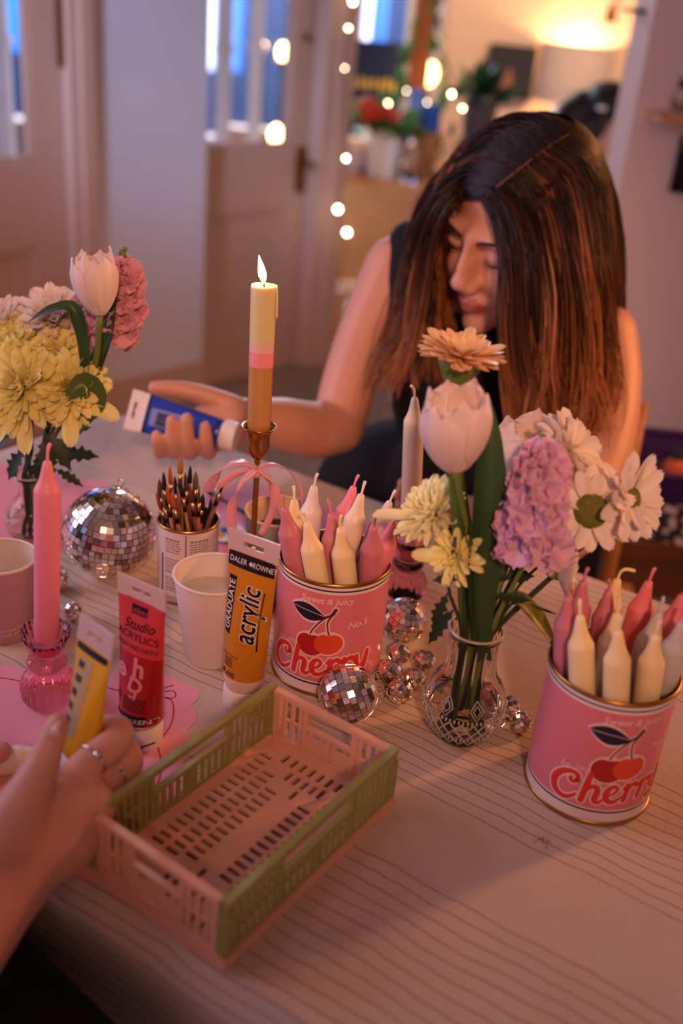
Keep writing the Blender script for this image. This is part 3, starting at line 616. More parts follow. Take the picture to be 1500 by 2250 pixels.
A_ = [((-0.0487,0.7737,0.1696),(-0.0097,0.7798)), ((-0.0420,0.7994,0.1652),(-0.0316,0.7922)), ((-0.0263,0.8209,0.1704),(-0.0307,0.8129)), ((-0.0281,0.7617,0.1636),(0.0101,0.7569)), ((-0.0089,0.7866,0.1617),(0.0134,0.7842)), ((0.0088,0.8303,0.1687),(-0.0146,0.8258)), ((0.0160,0.8095,0.1716),(-0.0074,0.8043)), ((0.0001,0.7537,0.1655),(0.0272,0.7688)), ((0.0280,0.7618,0.1663),(0.0336,0.7888)), ((0.0411,0.8042,0.1692),(0.0059,0.8273)), ((0.0463,0.7848,0.1604),(0.0131,0.8077))]
B_ = [((0.1735,0.6591,0.1751),(0.1995,0.6648)), ((0.1874,0.6774,0.1789),(0.1948,0.6872)), ((0.1801,0.6410,0.1705),(0.2126,0.6286)), ((0.2073,0.6761,0.1737),(0.2197,0.6763)), ((0.2192,0.6989,0.1717),(0.2135,0.6969)), ((0.2109,0.6559,0.1665),(0.2140,0.6495)), ((0.2044,0.6235,0.1711),(0.2337,0.6270)), ((0.2341,0.6304,0.1667),(0.2501,0.6397)), ((0.2411,0.6915,0.1764),(0.2343,0.6947)), ((0.2437,0.6608,0.1681),(0.2323,0.6593)), ((0.2622,0.6733,0.1773),(0.2444,0.6763)), ((0.2558,0.6435,0.1717),(0.2569,0.6593))]
LA = [('dusty pink', 'dusty pink candle leaning left at the left side of the can beside the yellow tube', .1), ('cream', 'slim cream candle behind the left dusty pink candle in the middle can', .25), ('white', 'tall white candle at the back left of the middle can', .1),
      ('cream', 'cream candle leaning left at the front left of the middle can', -.3), ('dusty pink', 'dusty pink candle half hidden in the centre of the middle can', .3), ('bright pink', 'bright pink candle leaning right at the back of the middle can', .1), ('ivory', 'ivory candle leaning right at the back centre of the middle can', .2),
      ('cream', 'cream candle at the front centre of the middle can', .05), ('dusty pink', 'dusty pink upright candle at the front right of the middle can', .02), ('white', 'white candle leaning far right at the back of the middle can', .15), ('bright pink', 'pink candle leaning right at the right rim of the middle can', .2)]
LB = [('dusty pink', 'dusty pink candle at the left rim of the right can', .05), ('dusty pink', 'dusty pink candle second from left at the back of the right can', .1), ('cream', 'cream candle at the front left of the right can', .2), ('dusty pink', 'dusty pink candle in the middle back of the right can', -.3),
      ('cream', 'cream candle with a long bent wick at the back of the right can', .9), ('cream', 'cream candle behind the front centre candle of the right can', .2), ('cream', 'cream candle at the front centre of the right can', .05), ('cream', 'cream candle at the front right of the right can', .1),
      ('rose', 'bright rose candle with dripped wax at the back of the right can', .1), ('pale grey', 'pale grey candle leaning right behind the front right cream one', .2), ('rose', 'bright rose candle leaning right at the frame edge', .15), ('pale grey', 'pale grey candle at the right rim of the right can', .1)]
for dat, lab, g in ((A_, LA, 'candles in the middle can'), (B_, LB, 'candles in the right can')):
    for i, ((tip, base), (col, lb, wb)) in enumerate(zip(dat, lab)):
        candle(lb, (tip[0], tip[1], TZ + tip[2]), (base[0], base[1], TZ + .0075), .0100 if dat is A_ else .0098, col, g, wb, drip=(dat is B_ and i in (8, 10, 9)))
# ------------------------------------------------------------------ printed cherry cans
MGOLD = mat('gold_tin', 'b98a4a', .3, 1, var=.15, scale=60)
MPKL = mat('can_pink', 'd97884', .35, var=.03, scale=20, coat=.4)
MWHL = mat('can_white', 'e6d3cf', .4, var=.03, coat=.3); MNVL = mat('can_navy', '1c1c34', .4, var=.05)
MPRW = mat('print_pale', 'efc3bf', .5, var=.02); MPRR = mat('print_red', 'd8322a', .45, var=.05); MPRR2 = mat('print_orange_red', 'e04a2c', .45, var=.05); MPRD = mat('print_dark_red', 'b01c20', .45, var=.05); MSTEM = mat('print_stem', '5a2326', .5)
CHERRY = [([(1.22, 1.12), (1.18, 1.42), (.9, 1.52), (.5, 1.35), (.2, .85), (.3, .3), (.7, .02), (1.05, .12), (1.25, .35)], [.2, .25, .22, .28, .34, .32, .24, .18, .12]), ([(1.22, 1.12), (1.02, .98), (.9, 1.1), (.95, 1.22)], [.2, .18, .16, .14]),
    ([(1.72, 1.65), (1.62, .9), (1.52, .06)], [.24, .28, .26]), ([(1.58, .55), (1.8, .9), (2.05, .92), (2.12, .62), (2.06, .2), (2.2, .03), (2.42, .2)], [.14, .2, .26, .28, .26, .2, .12]),
    ([(2.52, .42), (2.85, .55), (2.95, .82), (2.75, .97), (2.55, .75), (2.5, .4), (2.68, .08), (2.95, .08), (3.2, .3)], [.12, .14, .18, .2, .26, .28, .26, .2, .12]),
    ([(3.25, .75), (3.42, .95), (3.4, .5), (3.34, .05)], [.14, .22, .27, .25]), ([(3.4, .5), (3.55, .85), (3.75, .92), (3.86, .78)], [.14, .2, .26, .24]),
    ([(3.95, .75), (4.12, .95), (4.1, .5), (4.04, .05)], [.14, .22, .27, .25]), ([(4.1, .5), (4.25, .85), (4.45, .92), (4.56, .78)], [.14, .2, .26, .24]),
    ([(4.72, .9), (4.76, .45), (4.95, .15), (5.2, .4), (5.32, .9)], [.26, .28, .22, .18, .2]), ([(5.36, .98), (5.3, .4), (5.1, -.2), (4.78, -.38), (4.62, -.2), (4.8, -.05)], [.26, .26, .22, .2, .18, .12])]
def cherry_can(lab, c, rot):
    t = thing('cherry_can', lab, 'tin can', c, 'pink cherry cans')
    f = V((-c.x, -c.y, 0)).normalized(); rt = V((-f.y, f.x, 0))
    def fn(u, v, off=0):
        a = u / CR_ + rot; return c + (f * math.cos(a) + rt * math.sin(a)) * (CR_ + off) + V((0, 0, v))
    b = MB(c); R_ = CR_
    prof = [(R_, .0035), (R_, .012), (R_, .0128), (R_, .0145), (R_, .0155), (R_, .016), (R_, .107), (R_, .1085), (R_, .1095), (R_, .111), (R_, CH - .004)]
    mi = [1, 1, 2, 1, 1, 0, 1, 1, 2, 1]
    b.lathe(prof, c, 72, mi=lambda j: mi[j]); b.lathe([(R_ - .0012, CH - .004), (R_ - .0012, .006), (.0005, .006)], c, 48, mi=3)
    b.build('label_body', [MPKL, MWHL, MNVL, MGOLD], t)
    b = MB(c)
    for z0, nm in ((CH - .002, 'rim'), (.002, 'base_rim')):
        b = MB(c); b.lathe([(R_ + .0012 * math.cos(k * PI / 5) - .0002, z0 + .002 * math.sin(k * PI / 5)) for k in range(11)], c, 64); b.build(nm, MGOLD, t)
    # artwork
    def art(name, M, f_): b = MB(c); f_(b); b.build(name, M, t, False)
    U = .0178; sl = .12
    S = lambda pts, k=0: [((x - 2.75) * U, .0235 + y * U * .95 + (x - 2.75) * U * sl) for x, y in pts]
    art('lettering_outline', MPRW, lambda b: [put_stroke(b, S(p), [w_ * U + .0032 for w_ in ws], fn, .00025, n=18) for p, ws in CHERRY])
    art('lettering', MPRR, lambda b: [put_stroke(b, S(p), [w_ * U for w_ in ws], fn, .0005, n=18) for p, ws in CHERRY])
    def ell(cx, cy, rx, ry, n=36, rot_=0): return [(cx + rx * math.cos(a) * math.cos(rot_) - ry * math.sin(a) * math.sin(rot_), cy + rx * math.cos(a) * math.sin(rot_) + ry * math.sin(a) * math.cos(rot_)) for a in [2 * PI * i / n for i in range(n)]]
    def heart(cx, cy, rx, ry, r_=0): return [(cx + (x - cx), cy + (y - cy) - .0022 * math.exp(-((x - cx) / (.35 * rx)) ** 2) * (1 if y > cy else 0)) for x, y in ell(cx, cy, rx, ry, 36, r_)]
    c1, c2 = (-.0075, .0545), (.0085, .0575)
    lf = [(-.0275 + .033 * s_, .0895 - .0025 * s_ * 2 + w_ * .0078 * math.sin(PI * s_ ** .9) - .001 * s_) for s_, w_ in [(i / 14, 1) for i in range(15)] + [(1 - i / 14, -1) for i in range(1, 14)]]
    stm = [([(.0105, .0885), (.0015, .081), (-.0055, .071), (-.0078, .0655)], [.0022, .0014, .0012, .0012]), ([(.0105, .0885), (.0065, .080), (.007, .072), (.0085, .067)], [.0022, .0014, .0012, .0012]), ([(.002, .0845), (.009, .0870), (.0125, .0925)], [.001, .002, .0034])]
    grow = lambda P, k: [(sum(q[0] for q in P) / len(P) + (x - sum(q[0] for q in P) / len(P)) * k[0], sum(q[1] for q in P) / len(P) + (y - sum(q[1] for q in P) / len(P)) * k[1]) for x, y in P]
    art('cherry_outline', MPRW, lambda b: [put_poly(b, ell(c1[0], c1[1], .0142, .0132), fn, .0002), put_poly(b, ell(c2[0], c2[1], .0145, .0126, 36, .25), fn, .00022), put_poly(b, grow(lf, (1.09, 1.3)), fn, .0002)] + [put_stroke(b, p, [x + .0028 for x in ws], fn, .0002) for p, ws in stm])
    art('cherry_print', MPRD, lambda b: put_poly(b, heart(c1[0], c1[1], .0125, .0115), fn, .0004)); art('cherry_print', MPRR2, lambda b: put_poly(b, heart(c2[0], c2[1], .0128, .0108, .25), fn, .00055))
    art('leaf_print', MNVL, lambda b: put_poly(b, lf, fn, .0004)); art('leaf_vein', MPRW, lambda b: put_stroke(b, [(-.026, .089), (-.01, .0878), (.004, .085)], .0005, fn, .0006)); art('stem_print', MSTEM, lambda b: [put_stroke(b, p, ws, fn, .0006) for p, ws in stm])
    art('small_lettering', MPRW, lambda b: [put_text(b, 'Sweet & Juicy', fn, .0085, (.004, .1005), .02, .012, .25), put_text(b, 'No.5', fn, .0095, (.033, .077), .12, .005, .35), put_text(b, 'Est. 1904', fn, .0066, (-.031, .0505), .1, .008, .2)])
    return t
cherry_can('pink cherry can full of candles standing behind the crate beside the yellow tube', CAN1, math.radians(-9))
cherry_can('pink cherry can full of candles alone at the right of the table', CAN2, math.radians(24))
# ------------------------------------------------------------------ crate
CO = V((-.048, .449, TZ)); ex = V((.551, .834, 0)).normalized(); ey = V((-ex.y, ex.x, 0)); CX, CY, CZ = .194, .122, .058
RC = MX((ex, ey, V((0, 0, 1)))).transposed(); cc_ = CO + ex * CX / 2 + ey * CY / 2
MGR = mat('crate_green', '97924f', .45, var=.08, scale=25); MPCH = mat('crate_peach', 'eeb79a', .45, var=.08, scale=25, transl=.15)
t = thing('folding_crate', 'small peach and green slatted plastic crate in the foreground', 'crate', cc_); crate = t
def cp(x, y, z): return CO + RC @ V((x, y, z))
def cbox(mb, x0, x1, y0, y1, z0, z1): mb.box(cp((x0 + x1) / 2, (y0 + y1) / 2, (z0 + z1) / 2), (abs(x1 - x0), abs(y1 - y0), abs(z1 - z0)), RC)
# floor with rings of slots
slots = []
def srow(x0, x1, y, along, n, ln_, wd):
    for i in range(n):
        q = x0 + (x1 - x0) * (i + .5) / n
        slots.append((q - wd / 2, q + wd / 2, y - ln_ / 2, y + ln_ / 2) if along else (y - ln_ / 2, y + ln_ / 2, q - wd / 2, q + wd / 2))
for k, (ins, nn_) in enumerate(((.016, 0), (.031, 0), (.045, 0))):
    xa, xb = ins + .004, CX - ins - .004; ya, yb = ins + .004, CY - ins - .004
    n = int((xb - xa) / .0078); srow(xa, xb, ins, True, n, .0112, .0038); srow(xa, xb, CY - ins, True, n, .0112, .0038)
    n = max(1, int((yb - ya - .012) / .0078)); srow(ya + .006, yb - .006, ins + .0, False, n, .0112, .0038); srow(ya + .006, yb - .006, CX - ins, False, n, .0112, .0038)
def in_slot(x, y): return any(a < x < b_ and c_ < y < d for a, b_, c_, d in slots)
xs = sorted({round(v_, 5) for s in slots for v_ in s[:2]} | {0.0, CX}); ys = sorted({round(v_, 5) for s in slots for v_ in s[2:]} | {0.0, CY})
b = MB(cc_); ZB = .0065
nx, ny = len(xs) - 1, len(ys) - 1
solid = [[not in_slot((xs[i] + xs[i + 1]) / 2, (ys[j] + ys[j + 1]) / 2) for j in range(ny)] for i in range(nx)]
for i in range(nx):
    for j in range(ny):
        x0, x1, y0, y1 = xs[i], xs[i + 1], ys[j], ys[j + 1]
        if solid[i][j]:
            b.add([cp(x0, y0, ZB), cp(x1, y0, ZB), cp(x1, y1, ZB), cp(x0, y1, ZB)], [(0, 1, 2, 3)]); b.add([cp(x0, y0, ZB - .0025), cp(x0, y1, ZB - .0025), cp(x1, y1, ZB - .0025), cp(x1, y0, ZB - .0025)], [(0, 1, 2, 3)])
            for (di, dj, a, c) in ((-1, 0, (x0, y1), (x0, y0)), (1, 0, (x1, y0), (x1, y1)), (0, -1, (x0, y0), (x1, y0)), (0, 1, (x1, y1), (x0, y1))):
                ii, jj = i + di, j + dj
                if 0 <= ii < nx and 0 <= jj < ny and not solid[ii][jj]:
                    b.add([cp(*a, ZB - .0025), cp(*c, ZB - .0025), cp(*c, ZB), cp(*a, ZB)], [(0, 1, 2, 3)])
b.build('slotted_floor', MPCH, t, False)
b = MB(cc_)
for (x0, x1, y0, y1) in ((-.002, CX + .002, -.002, .004), (-.002, CX + .002, CY - .004, CY + .002), (-.002, .004, .004, CY - .004), (CX - .004, CX + .002, .004, CY - .004)): cbox(b, x0, x1, y0, y1, 0.0002, .0095)
b.build('base_frame', MPCH, t, False)
def side(M, L, fbox, nm, solid_mid):
    """panel of rails, posts and bars; fbox(mb, s0, s1, z0, z1, t0, t1) maps along/height/thickness"""
    z0, z1 = .0097, CZ
    b = MB(cc_); fbox(b, 0, L, z1 - .0055, z1, -.0012, .005); root = b.build(nm, M, t, False)
    def p(name, *a): b = MB(cc_); fbox(b, *a); b.build(name, M, root, False)
    p('bottom_rail', 0, L, z0, z0 + .004, 0, .003)
    zm = z0 + .46 * (z1 - z0); h0, h1 = L * .29, L * .71
    p('mid_rail', 0, h0, zm - .0014, zm + .0014, .0004, .0026); p('mid_rail', h1, L, zm - .0014, zm + .0014, .0004, .0026)
    p('handle_ledge', h0, h1, zm + .002, zm + .0062, -.0004, .0042)
    for s in (0, h0, L / 2, h1, L):
        w_ = .0062 if s in (0, L) else .0034; s0 = min(max(s - w_ / 2, 0), L - w_)
        p('post', s0, s0 + w_, z0 + .004, (z1 - .0055) if s != L / 2 else zm + .002, -.0002, .0036)
    for (a, c, top) in ((.0062, h0 - .0017, True), (h1 + .0017, L - .0062, True), (h0 + .0017, L / 2 - .0017, False), (L / 2 + .0017, h1 - .0017, False)):
        if solid_mid and not top:
            p('plain_panel', a, c, z0 + .004, zm - .004, .0006, .0024); 
        n = max(2, int((c - a) / .0068))
        for i in range(n):
            q = a + (c - a) * (i + .5) / n
            if i == 0 and 0: continue
            zz0 = z0 + .004 if (top or not solid_mid) else zm - .004
            p('slat', q - .0015, q + .0015, zz0, (z1 - .0055) if top else zm + .002, .0005, .0025)
side(MGR, CX, lambda mb, s0, s1, z0, z1, t0, t1: cbox(mb, s0, s1, t0, t1, z0, z1), 'green_side', False)
side(MGR, CX, lambda mb, s0, s1, z0, z1, t0, t1: cbox(mb, s0, s1, CY - t1, CY - t0, z0, z1), 'green_side', False)
side(MPCH, CY - .012, lambda mb, s0, s1, z0, z1, t0, t1: cbox(mb, .0005 + t0, .0005 + t1, .006 + s0, .006 + s1, z0, z1 - .0012), 'peach_side', True)
side(MPCH, CY - .012, lambda mb, s0, s1, z0, z1, t0, t1: cbox(mb, CX - .0005 - t1, CX - .0005 - t0, .006 + s0, .006 + s1, z0, z1 - .0012), 'peach_side', True)
for (x, y) in ((0, 0), (CX, 0), (0, CY), (CX, CY)):
    b = MB(cc_); sx = 1 if x == 0 else -1; sy = 1 if y == 0 else -1
    cbox(b, x - sx * .001, x + sx * .007, y - sy * .0015, y + sy * .006, .012, CZ - .012); b.build('corner_hinge', MGR, t, False)
# ================================================================== DISCO BALLS
MMIR = [mat('mirror%d' % i, c, .13, 1, var=0) for i, c in enumerate(('fffdf8', 'fff4e6', 'f0ecf0', 'd9c4a8', 'a89688'))]
MGROUT = mat('ball_core', '8a8078', .4, .6, var=.1)
_tile = []
for k in range(len(MMIR)):
    b = MB(); b.add([V((x, y, z)) * (1 if z < 0 else 1) for z, s in ((-.5, 1), (.5, .96)) for x, y in ((-.5 * s, -.5 * s), (.5 * s, -.5 * s), (.5 * s, .5 * s), (-.5 * s, .5 * s))], [(4, 5, 6, 7), (0, 1, 5, 4), (1, 2, 6, 5), (2, 3, 7, 6), (3, 0, 4, 7), (3, 2, 1, 0)]); _tile.append(b.mesh('mirror_tile', MMIR[k]))
def disco(lab, c, r, ts, single=True, ax=(0.1, .05, 1), cap_dir=None, seed=0):
    rg = np.random.default_rng(seed); t = thing('disco_ball', lab, 'disco ball', c, 'disco balls on the table'); ax = V(ax).normalized(); Q = frame(ax)
    b = MB(c); b.ball(c, r * .972, 28); b.build('core', MGROUT, t)
    b = MB(c); cd = V(cap_dir or ax).normalized(); b.lathe([(.001, r * 1.03), (r * .16, r * 1.03), (r * .18, r * .97), (r * .1, r * .9)], c, 14, axis=cd); b.build('cap', MMIR[2], t)
    b = MB(c); pc = c + cd * r * 1.10; e1 = cd.orthogonal().normalized(); b.tube([pc + (e1 * math.cos(a) + cd * math.sin(a)) * r * .09 for a in [i * PI / 6 for i in range(13)]], r * .018, 5); b.build('hanging_loop', MMIR[2], t)
    nr = max(6, int(round(PI * r / ts))); L_ = []
    for j in range(nr):
        ph = PI * (j + .5) / nr; n = max(3, int(round(2 * PI * r * math.sin(ph) / ts)))
        o0 = rg.random() * 6.28
        for i in range(n):
            a = o0 + 2 * PI * i / n; d = Q @ V((math.sin(ph) * math.cos(a), math.sin(ph) * math.sin(a), math.cos(ph)))
            if d.dot(cd) > .985: continue
            e = Q @ V((-math.sin(a), math.cos(a), 0)); dn = (d + V(rg.normal(0, .035, 3))).normalized(); e = (e - dn * e.dot(dn)).normalized(); M_ = MX((e, dn.cross(e), dn)).transposed()
            w_ = 2 * PI * r * math.sin(ph) / n * .93; h_ = PI * r / nr * .93
            L_.append((d.dot((CAMP - c).normalized()), tmx(M_, d * r * .985, (w_, h_, r * .05)), int(rg.choice(5, p=[.42, .26, .16, .1, .06]))))
    L_.sort(key=lambda q: -q[0]); vis = L_[:300] if single else []
    for q in vis: inst('mirror_tile', _tile[q[2]], t, q[1])
    rest = L_[len(vis):]
    if rest:
        b = MB()
        for q in rest: b.add([q[1] @ v_.co for v_ in _tile[0].vertices], [list(p.vertices) for p in _tile[0].polygons], q[2])
        o = b.build('mirror_tiles', MMIR, t, False); o['kind'] = 'stuff'; o.location = (0, 0, 0)
    return t
def bp_(x, y, z): return V((x, y, TZ + z + .0003))
disco('largest disco ball standing between the left vase and the brush can', bp_(-.2364, .924, .0469), .0469, .0066, True, (.15, -.1, 1), (.1, .5, .8), 1)
disco('medium disco ball in front of the pink cherry can by the crate', bp_(.0203, .7161, .0254), .0254, .0059, True, (.9, .2, .35), (.92, .1, -.3), 2)
disco('medium disco ball behind the right side of the cherry can', bp_(.0700, .8470, .0221), .0221, .0056, True, (.2, -.2, 1), (.6, .7, .2), 3)
for i, (x, y, z, r, lab, ts) in enumerate(((.0570, .7715, .0125, .0120, 'small disco ball touching the cherry can base at right', .0042), (.0664, .7449, .0117, .0116, 'small disco ball beside the medium ball in front of the can', .0042), (.0665, .8060, .0103, .0103, 'small disco ball furthest back in the cluster', .0042), (.0900, .7960, .0114, .0110, 'small disco ball nearest the vase neck side of the cluster', .0042), (.0815, .7700, .0092, .0092, 'tiny disco ball between the small balls near the vase', .004),
        (.0500, .7485, .0049, .0052, 'tiniest disco ball tucked behind the medium ball', .003), (.1640, .7400, .010, .0098, 'back disco ball of the trio right of the vase', .004), (.1720, .7190, .0099, .0098, 'front right disco ball of the trio right of the vase', .004), (.1505, .7230, .0087, .0086, 'left disco ball of the trio right of the vase', .004), (-.2488, .8282, .0088, .0090, 'lone tiny disco ball behind the pink candle', .004), (-.2800, .8800, .0129, .0125, 'small disco ball half hidden behind the pink candle', .0042))):
    disco(lab, bp_(x, y, r), r, ts, r > .0095, (RNG.normal(), RNG.normal(), 1), (RNG.normal(), RNG.normal() + .6, .5), 10 + i)
# ================================================================== CUPS
def cup(lab, c, r0, r1, h, Mo, Mi, liquid=None, zl=.8, deco=None):
    t = thing('paper_cup', lab, 'cup', c); b = MB(c)
    b.lathe([(r0 * .93, .003), (r0 * .97, 0), (r0, .001), (r1, h - .002)], c, 48); b.build('outer_wall', Mo, t)
    b = MB(c); b.lathe([(r1 - .0008, h - .002), (r0 - .0012, .005), (.0005, .005)], c, 48); b.build('inner_wall', Mi, t, ang=40)
    b = MB(c); b.lathe([(r1 + .0015 * math.cos(k * PI / 5), h - .001 + .0016 * math.sin(k * PI / 5)) for k in range(11)], c, 48); b.build('rolled_rim', Mi, t)
    if liquid: b = MB(c); rr = r0 + (r1 - r0) * zl - .0015; b.lathe([(rr, h * zl), (rr * .5, h * zl), (.0005, h * zl)], c, 40); b.build('liquid', liquid, t)
    return t
MPAP = mat('white_paper_cup', 'ecdcd2', .6, var=.03, scale=20, transl=.12)
cL = T(12, 1385); cW = T(466, 1437); cC = T(604, 1292)
tcup = cup('mauve paper cup with tiny white writing at the left edge', cL, .0255, .0325, .081, mat('mauve_cup', 'b98d93', .6, var=.04), MPAP)
def cupfn(c, r0, r1, h, rot):
    f = V((-c.x, -c.y, 0)).normalized(); rt = V((-f.y, f.x, 0))
    def fn(u, v, off=0):
        r = r0 + (r1 - r0) * v / h + off; a = u / r0 + rot; return c + (f * math.cos(a) + rt * math.sin(a)) * r + V((0, 0, v))
    return fn
b = MB(cL); fn = cupfn(cL, .0255, .0325, .081, .35); put_text(b, 'Stirred by the', fn, .0058, (.0, .0175), .1, .002, .2); put_text(b, 'sweet shadows', fn, .0052, (.0, .0125), .1, .002, .2); b.build('lettering', mat('cup_print', 'd9c4c2', .6), tcup, False)
cup('plain white paper cup half full of water beside the yellow tube', cW, .0255, .0365, .088, MPAP, MPAP, mat('cloudy_water', 'cfc2ae', .08, var=.05), .74)
cup('grey green cup of dark coffee behind the gold candlestick', cC, .0265, .0345, .0915, mat('sage_cup', '8f9384', .6, var=.04), mat('kraft_inner', 'd9b892', .6), mat('coffee', '24120b', .08, var=.1), .72)
# ================================================================== BRUSH CAN
cB = T(411, 1298); rB, hB = .0302, .085
t = thing('brush_can', 'small tin can with a printed paper label holding paint brushes', 'tin can', cB)
b = MB(cB); b.lathe([(rB, .003), (rB, hB - .003)], cB, 48); b.build('paper_label', mat('paper_label', 'd8c3bd', .6, var=.06, scale=30), t)
b = MB(cB); b.lathe([(rB - .001, hB), (rB - .001, .004), (.0005, .004)], cB, 40); b.build('inside', mat('dark_tin', '3a3430', .4, .7), t)
for z0 in (hB - .0015, .0018): b = MB(cB); b.lathe([(rB + .0013 * math.cos(k * PI / 5), z0 + .0018 * math.sin(k * PI / 5)) for k in range(11)], cB, 48); b.build('rim', MGOLD, t)
fnB = cupfn(cB, rB, rB, hB, 0)
b = MB(cB); rg = np.random.default_rng(5)
for k, (u0, u1, w_) in enumerate(((-.024, -.006, 1), (.002, .022, 1))):
    z = .076
    for ln_ in range(24):
        hh = .0016 if ln_ % 6 else .0026; z -= hh + .0011; 
        if ln_ % 7 == 6: z -= .0015; continue
        x = u0
        while x < u1 - .002:
            ww = min(rg.uniform(.0015, .0045), u1 - x); put_poly(b, [(x, z), (x + ww, z), (x + ww, z + hh * .62), (x, z + hh * .62)], fnB, .00025); x += ww + .0007
        if rg.random() < .25: pass
o = b.build('small_print', mat('label_print', '6b5a62', .6), t, False); o['kind'] = 'stuff'
b = MB(cB); put_stroke(b, [(-.002, .005), (-.002, .08)], .0012, fnB, .00025); put_poly(b, [(-.0295, .004), (-.0275, .004), (-.0275, .055), (-.0295, .055)], fnB, .0003); b.build('label_rule', mat('label_rule', '5c4a78', .6), t, False)
BR = [(397, 1000, -.004, 'ochre'), (359, 1037, -.012, 'black'), (373, 1024, .0, 'orange'), (392, 1030, .006, 'black'), (407, 1038, .0, 'brown'), (418, 1023, .01, 'black'), (430, 1035, .004, 'grey'), (438, 1066, -.01, 'brown'), (367, 1066, -.016, 'orange'), (350, 1052, .004, 'brown'), (343, 1082, -.006, 'red'), (355, 1076, -.018, 'grey'), (377, 1080, -.02, 'orange'), (395, 1052, -.01, 'black'), (416, 1066, -.016, 'brown'), (497, 1045, .008, 'black'), (464, 1094, .012, 'dark'), (384, 1046, .014, 'dark'), (446, 1085, .0, 'dark'), (425, 1058, .016, 'red')]
MHB = [mat('brush_handle%d' % i, c, .45, var=.15) for i, c in enumerate(('7a4a32', '2a1c1a', '9a5a2c', 'a87a58', '5a2f28'))]
BC = {'ochre': 'a8763a', 'black': '15110f', 'orange': 'b0541c', 'brown': '5a3320', 'grey': '6a5a52', 'red': '8a2f20', 'dark': '1f1715'}
WORDS = ['tallest pointed', 'dark tipped', 'orange tipped', 'flat black', 'fine brown', 'thin black', 'thin grey', 'short brown', 'stubby orange', 'slim brown', 'red tipped leftmost', 'small grey', 'broad orange', 'wide black', 'front brown', 'far right leaning', 'thick dark right hand', 'hidden dark rear', 'short dark right', 'rear red tipped']
MFER = mat('ferrule', 'b08a6a', .3, 1, var=.1)
# bases spread on a sunflower pattern, matched to where each tip leans
pts_ = [(math.sqrt((i + .5) / len(BR)) * .022 * math.cos(i * 2.39996), math.sqrt((i + .5) / len(BR)) * .022 * math.sin(i * 2.39996)) for i in range(len(BR))]
free = list(pts_)
for i, (px, py, dy, col) in enumerate(BR):
    tip = D(px, py, cB.y + dy); off = tip - cB; des = (-off.x * .1 if abs(off.x) < .03 else -.012 * off.x / abs(off.x), off.y * .7)
    q = min(free, key=lambda p_: (p_[0] - off.x * .55) ** 2 + (p_[1] - off.y * .8) ** 2); free.remove(q)
    if px > 490: q = (-.002, .004)
    base = cB + V((q[0], q[1], .006)); ax = (tip - base); Ln = ax.length; ax.normalize()
    t = thing('paint_brush', WORDS[i] + ' paint brush standing in the printed tin can', 'paint brush', base, 'paint brushes in the can')
    hl = Ln - .034; r_ = .0021 if i % 3 else .0027
    b = MB(base); b.tube([base, base + ax * .02, base + ax * hl * .7, base + ax * hl], [r_ * .5, r_ * .75, r_ * 1.05, r_ * .8], 8); b.build('handle', MHB[i % 5], t)
    b = MB(base); b.tube([base + ax * (hl - .001), base + ax * (hl + .015)], [r_ * .85, r_ * 1.0], 8); b.build('ferrule', MFER, t)
    b = MB(base); fl_ = .5 if i % 4 == 3 else 1; b.tube([base + ax * (hl + .014), base + ax * (hl + .021), base + ax * (hl + .029), base + ax * Ln], [r_ * .95, r_ * 1.15, r_ * .8, .0003], 8, flat=fl_); b.build('bristles', mat('bristle_' + col, BC[col], .6, var=.25, scale=200), t)
# brush lying on the mauve mat and a palette with paint
a0, a1 = T(486, 1097, .004), T(540, 1128, .004); dr = (a1 - a0).normalized(); t = thing('paint_brush', 'dark paint brush lying on the mauve placemat', 'paint brush', a0)
b = MB(a0); b.tube([a0, a0 + dr * .05, a1 + dr * .03], [.0015, .0032, .0022], 8); b.build('handle', MHB[1], t); b = MB(a0); b.tube([a0, a0 - dr * .015], [.0028, .0026], 8); b.build('ferrule', MFER, t); b = MB(a0); b.tube([a0 - dr * .014, a0 - dr * .022, a0 - dr * .03], [.0026, .003, .0004], 8); b.build('bristles', MATS['bristle_black'], t)
c = T(497, 1178); c.z += .0012; t = thing('paint_palette', 'white paper palette with blue and yellow paint dabs', 'palette', c)
b = MB(c); b.lathe([(.0005, .001), (.018, .001), (.022, .004), (.0225, .0045), (.022, .003), (.018, 0), (.0005, 0)], c, 28); b.build('dish', mat('palette_white', 'cfd3dc', .5), t)
for dx, dy, cc in ((.006, .006, '1c3aa0'), (-.007, -.002, 'e0a81c'), (-.004, .009, '2a6ac0')):
    b = MB(c); b.ball(c + V((dx, dy, .002)), (.0055, .0045, .0025), 10); b.build('paint_dab', mat('dab_' + cc, cc, .25, var=.1), t)
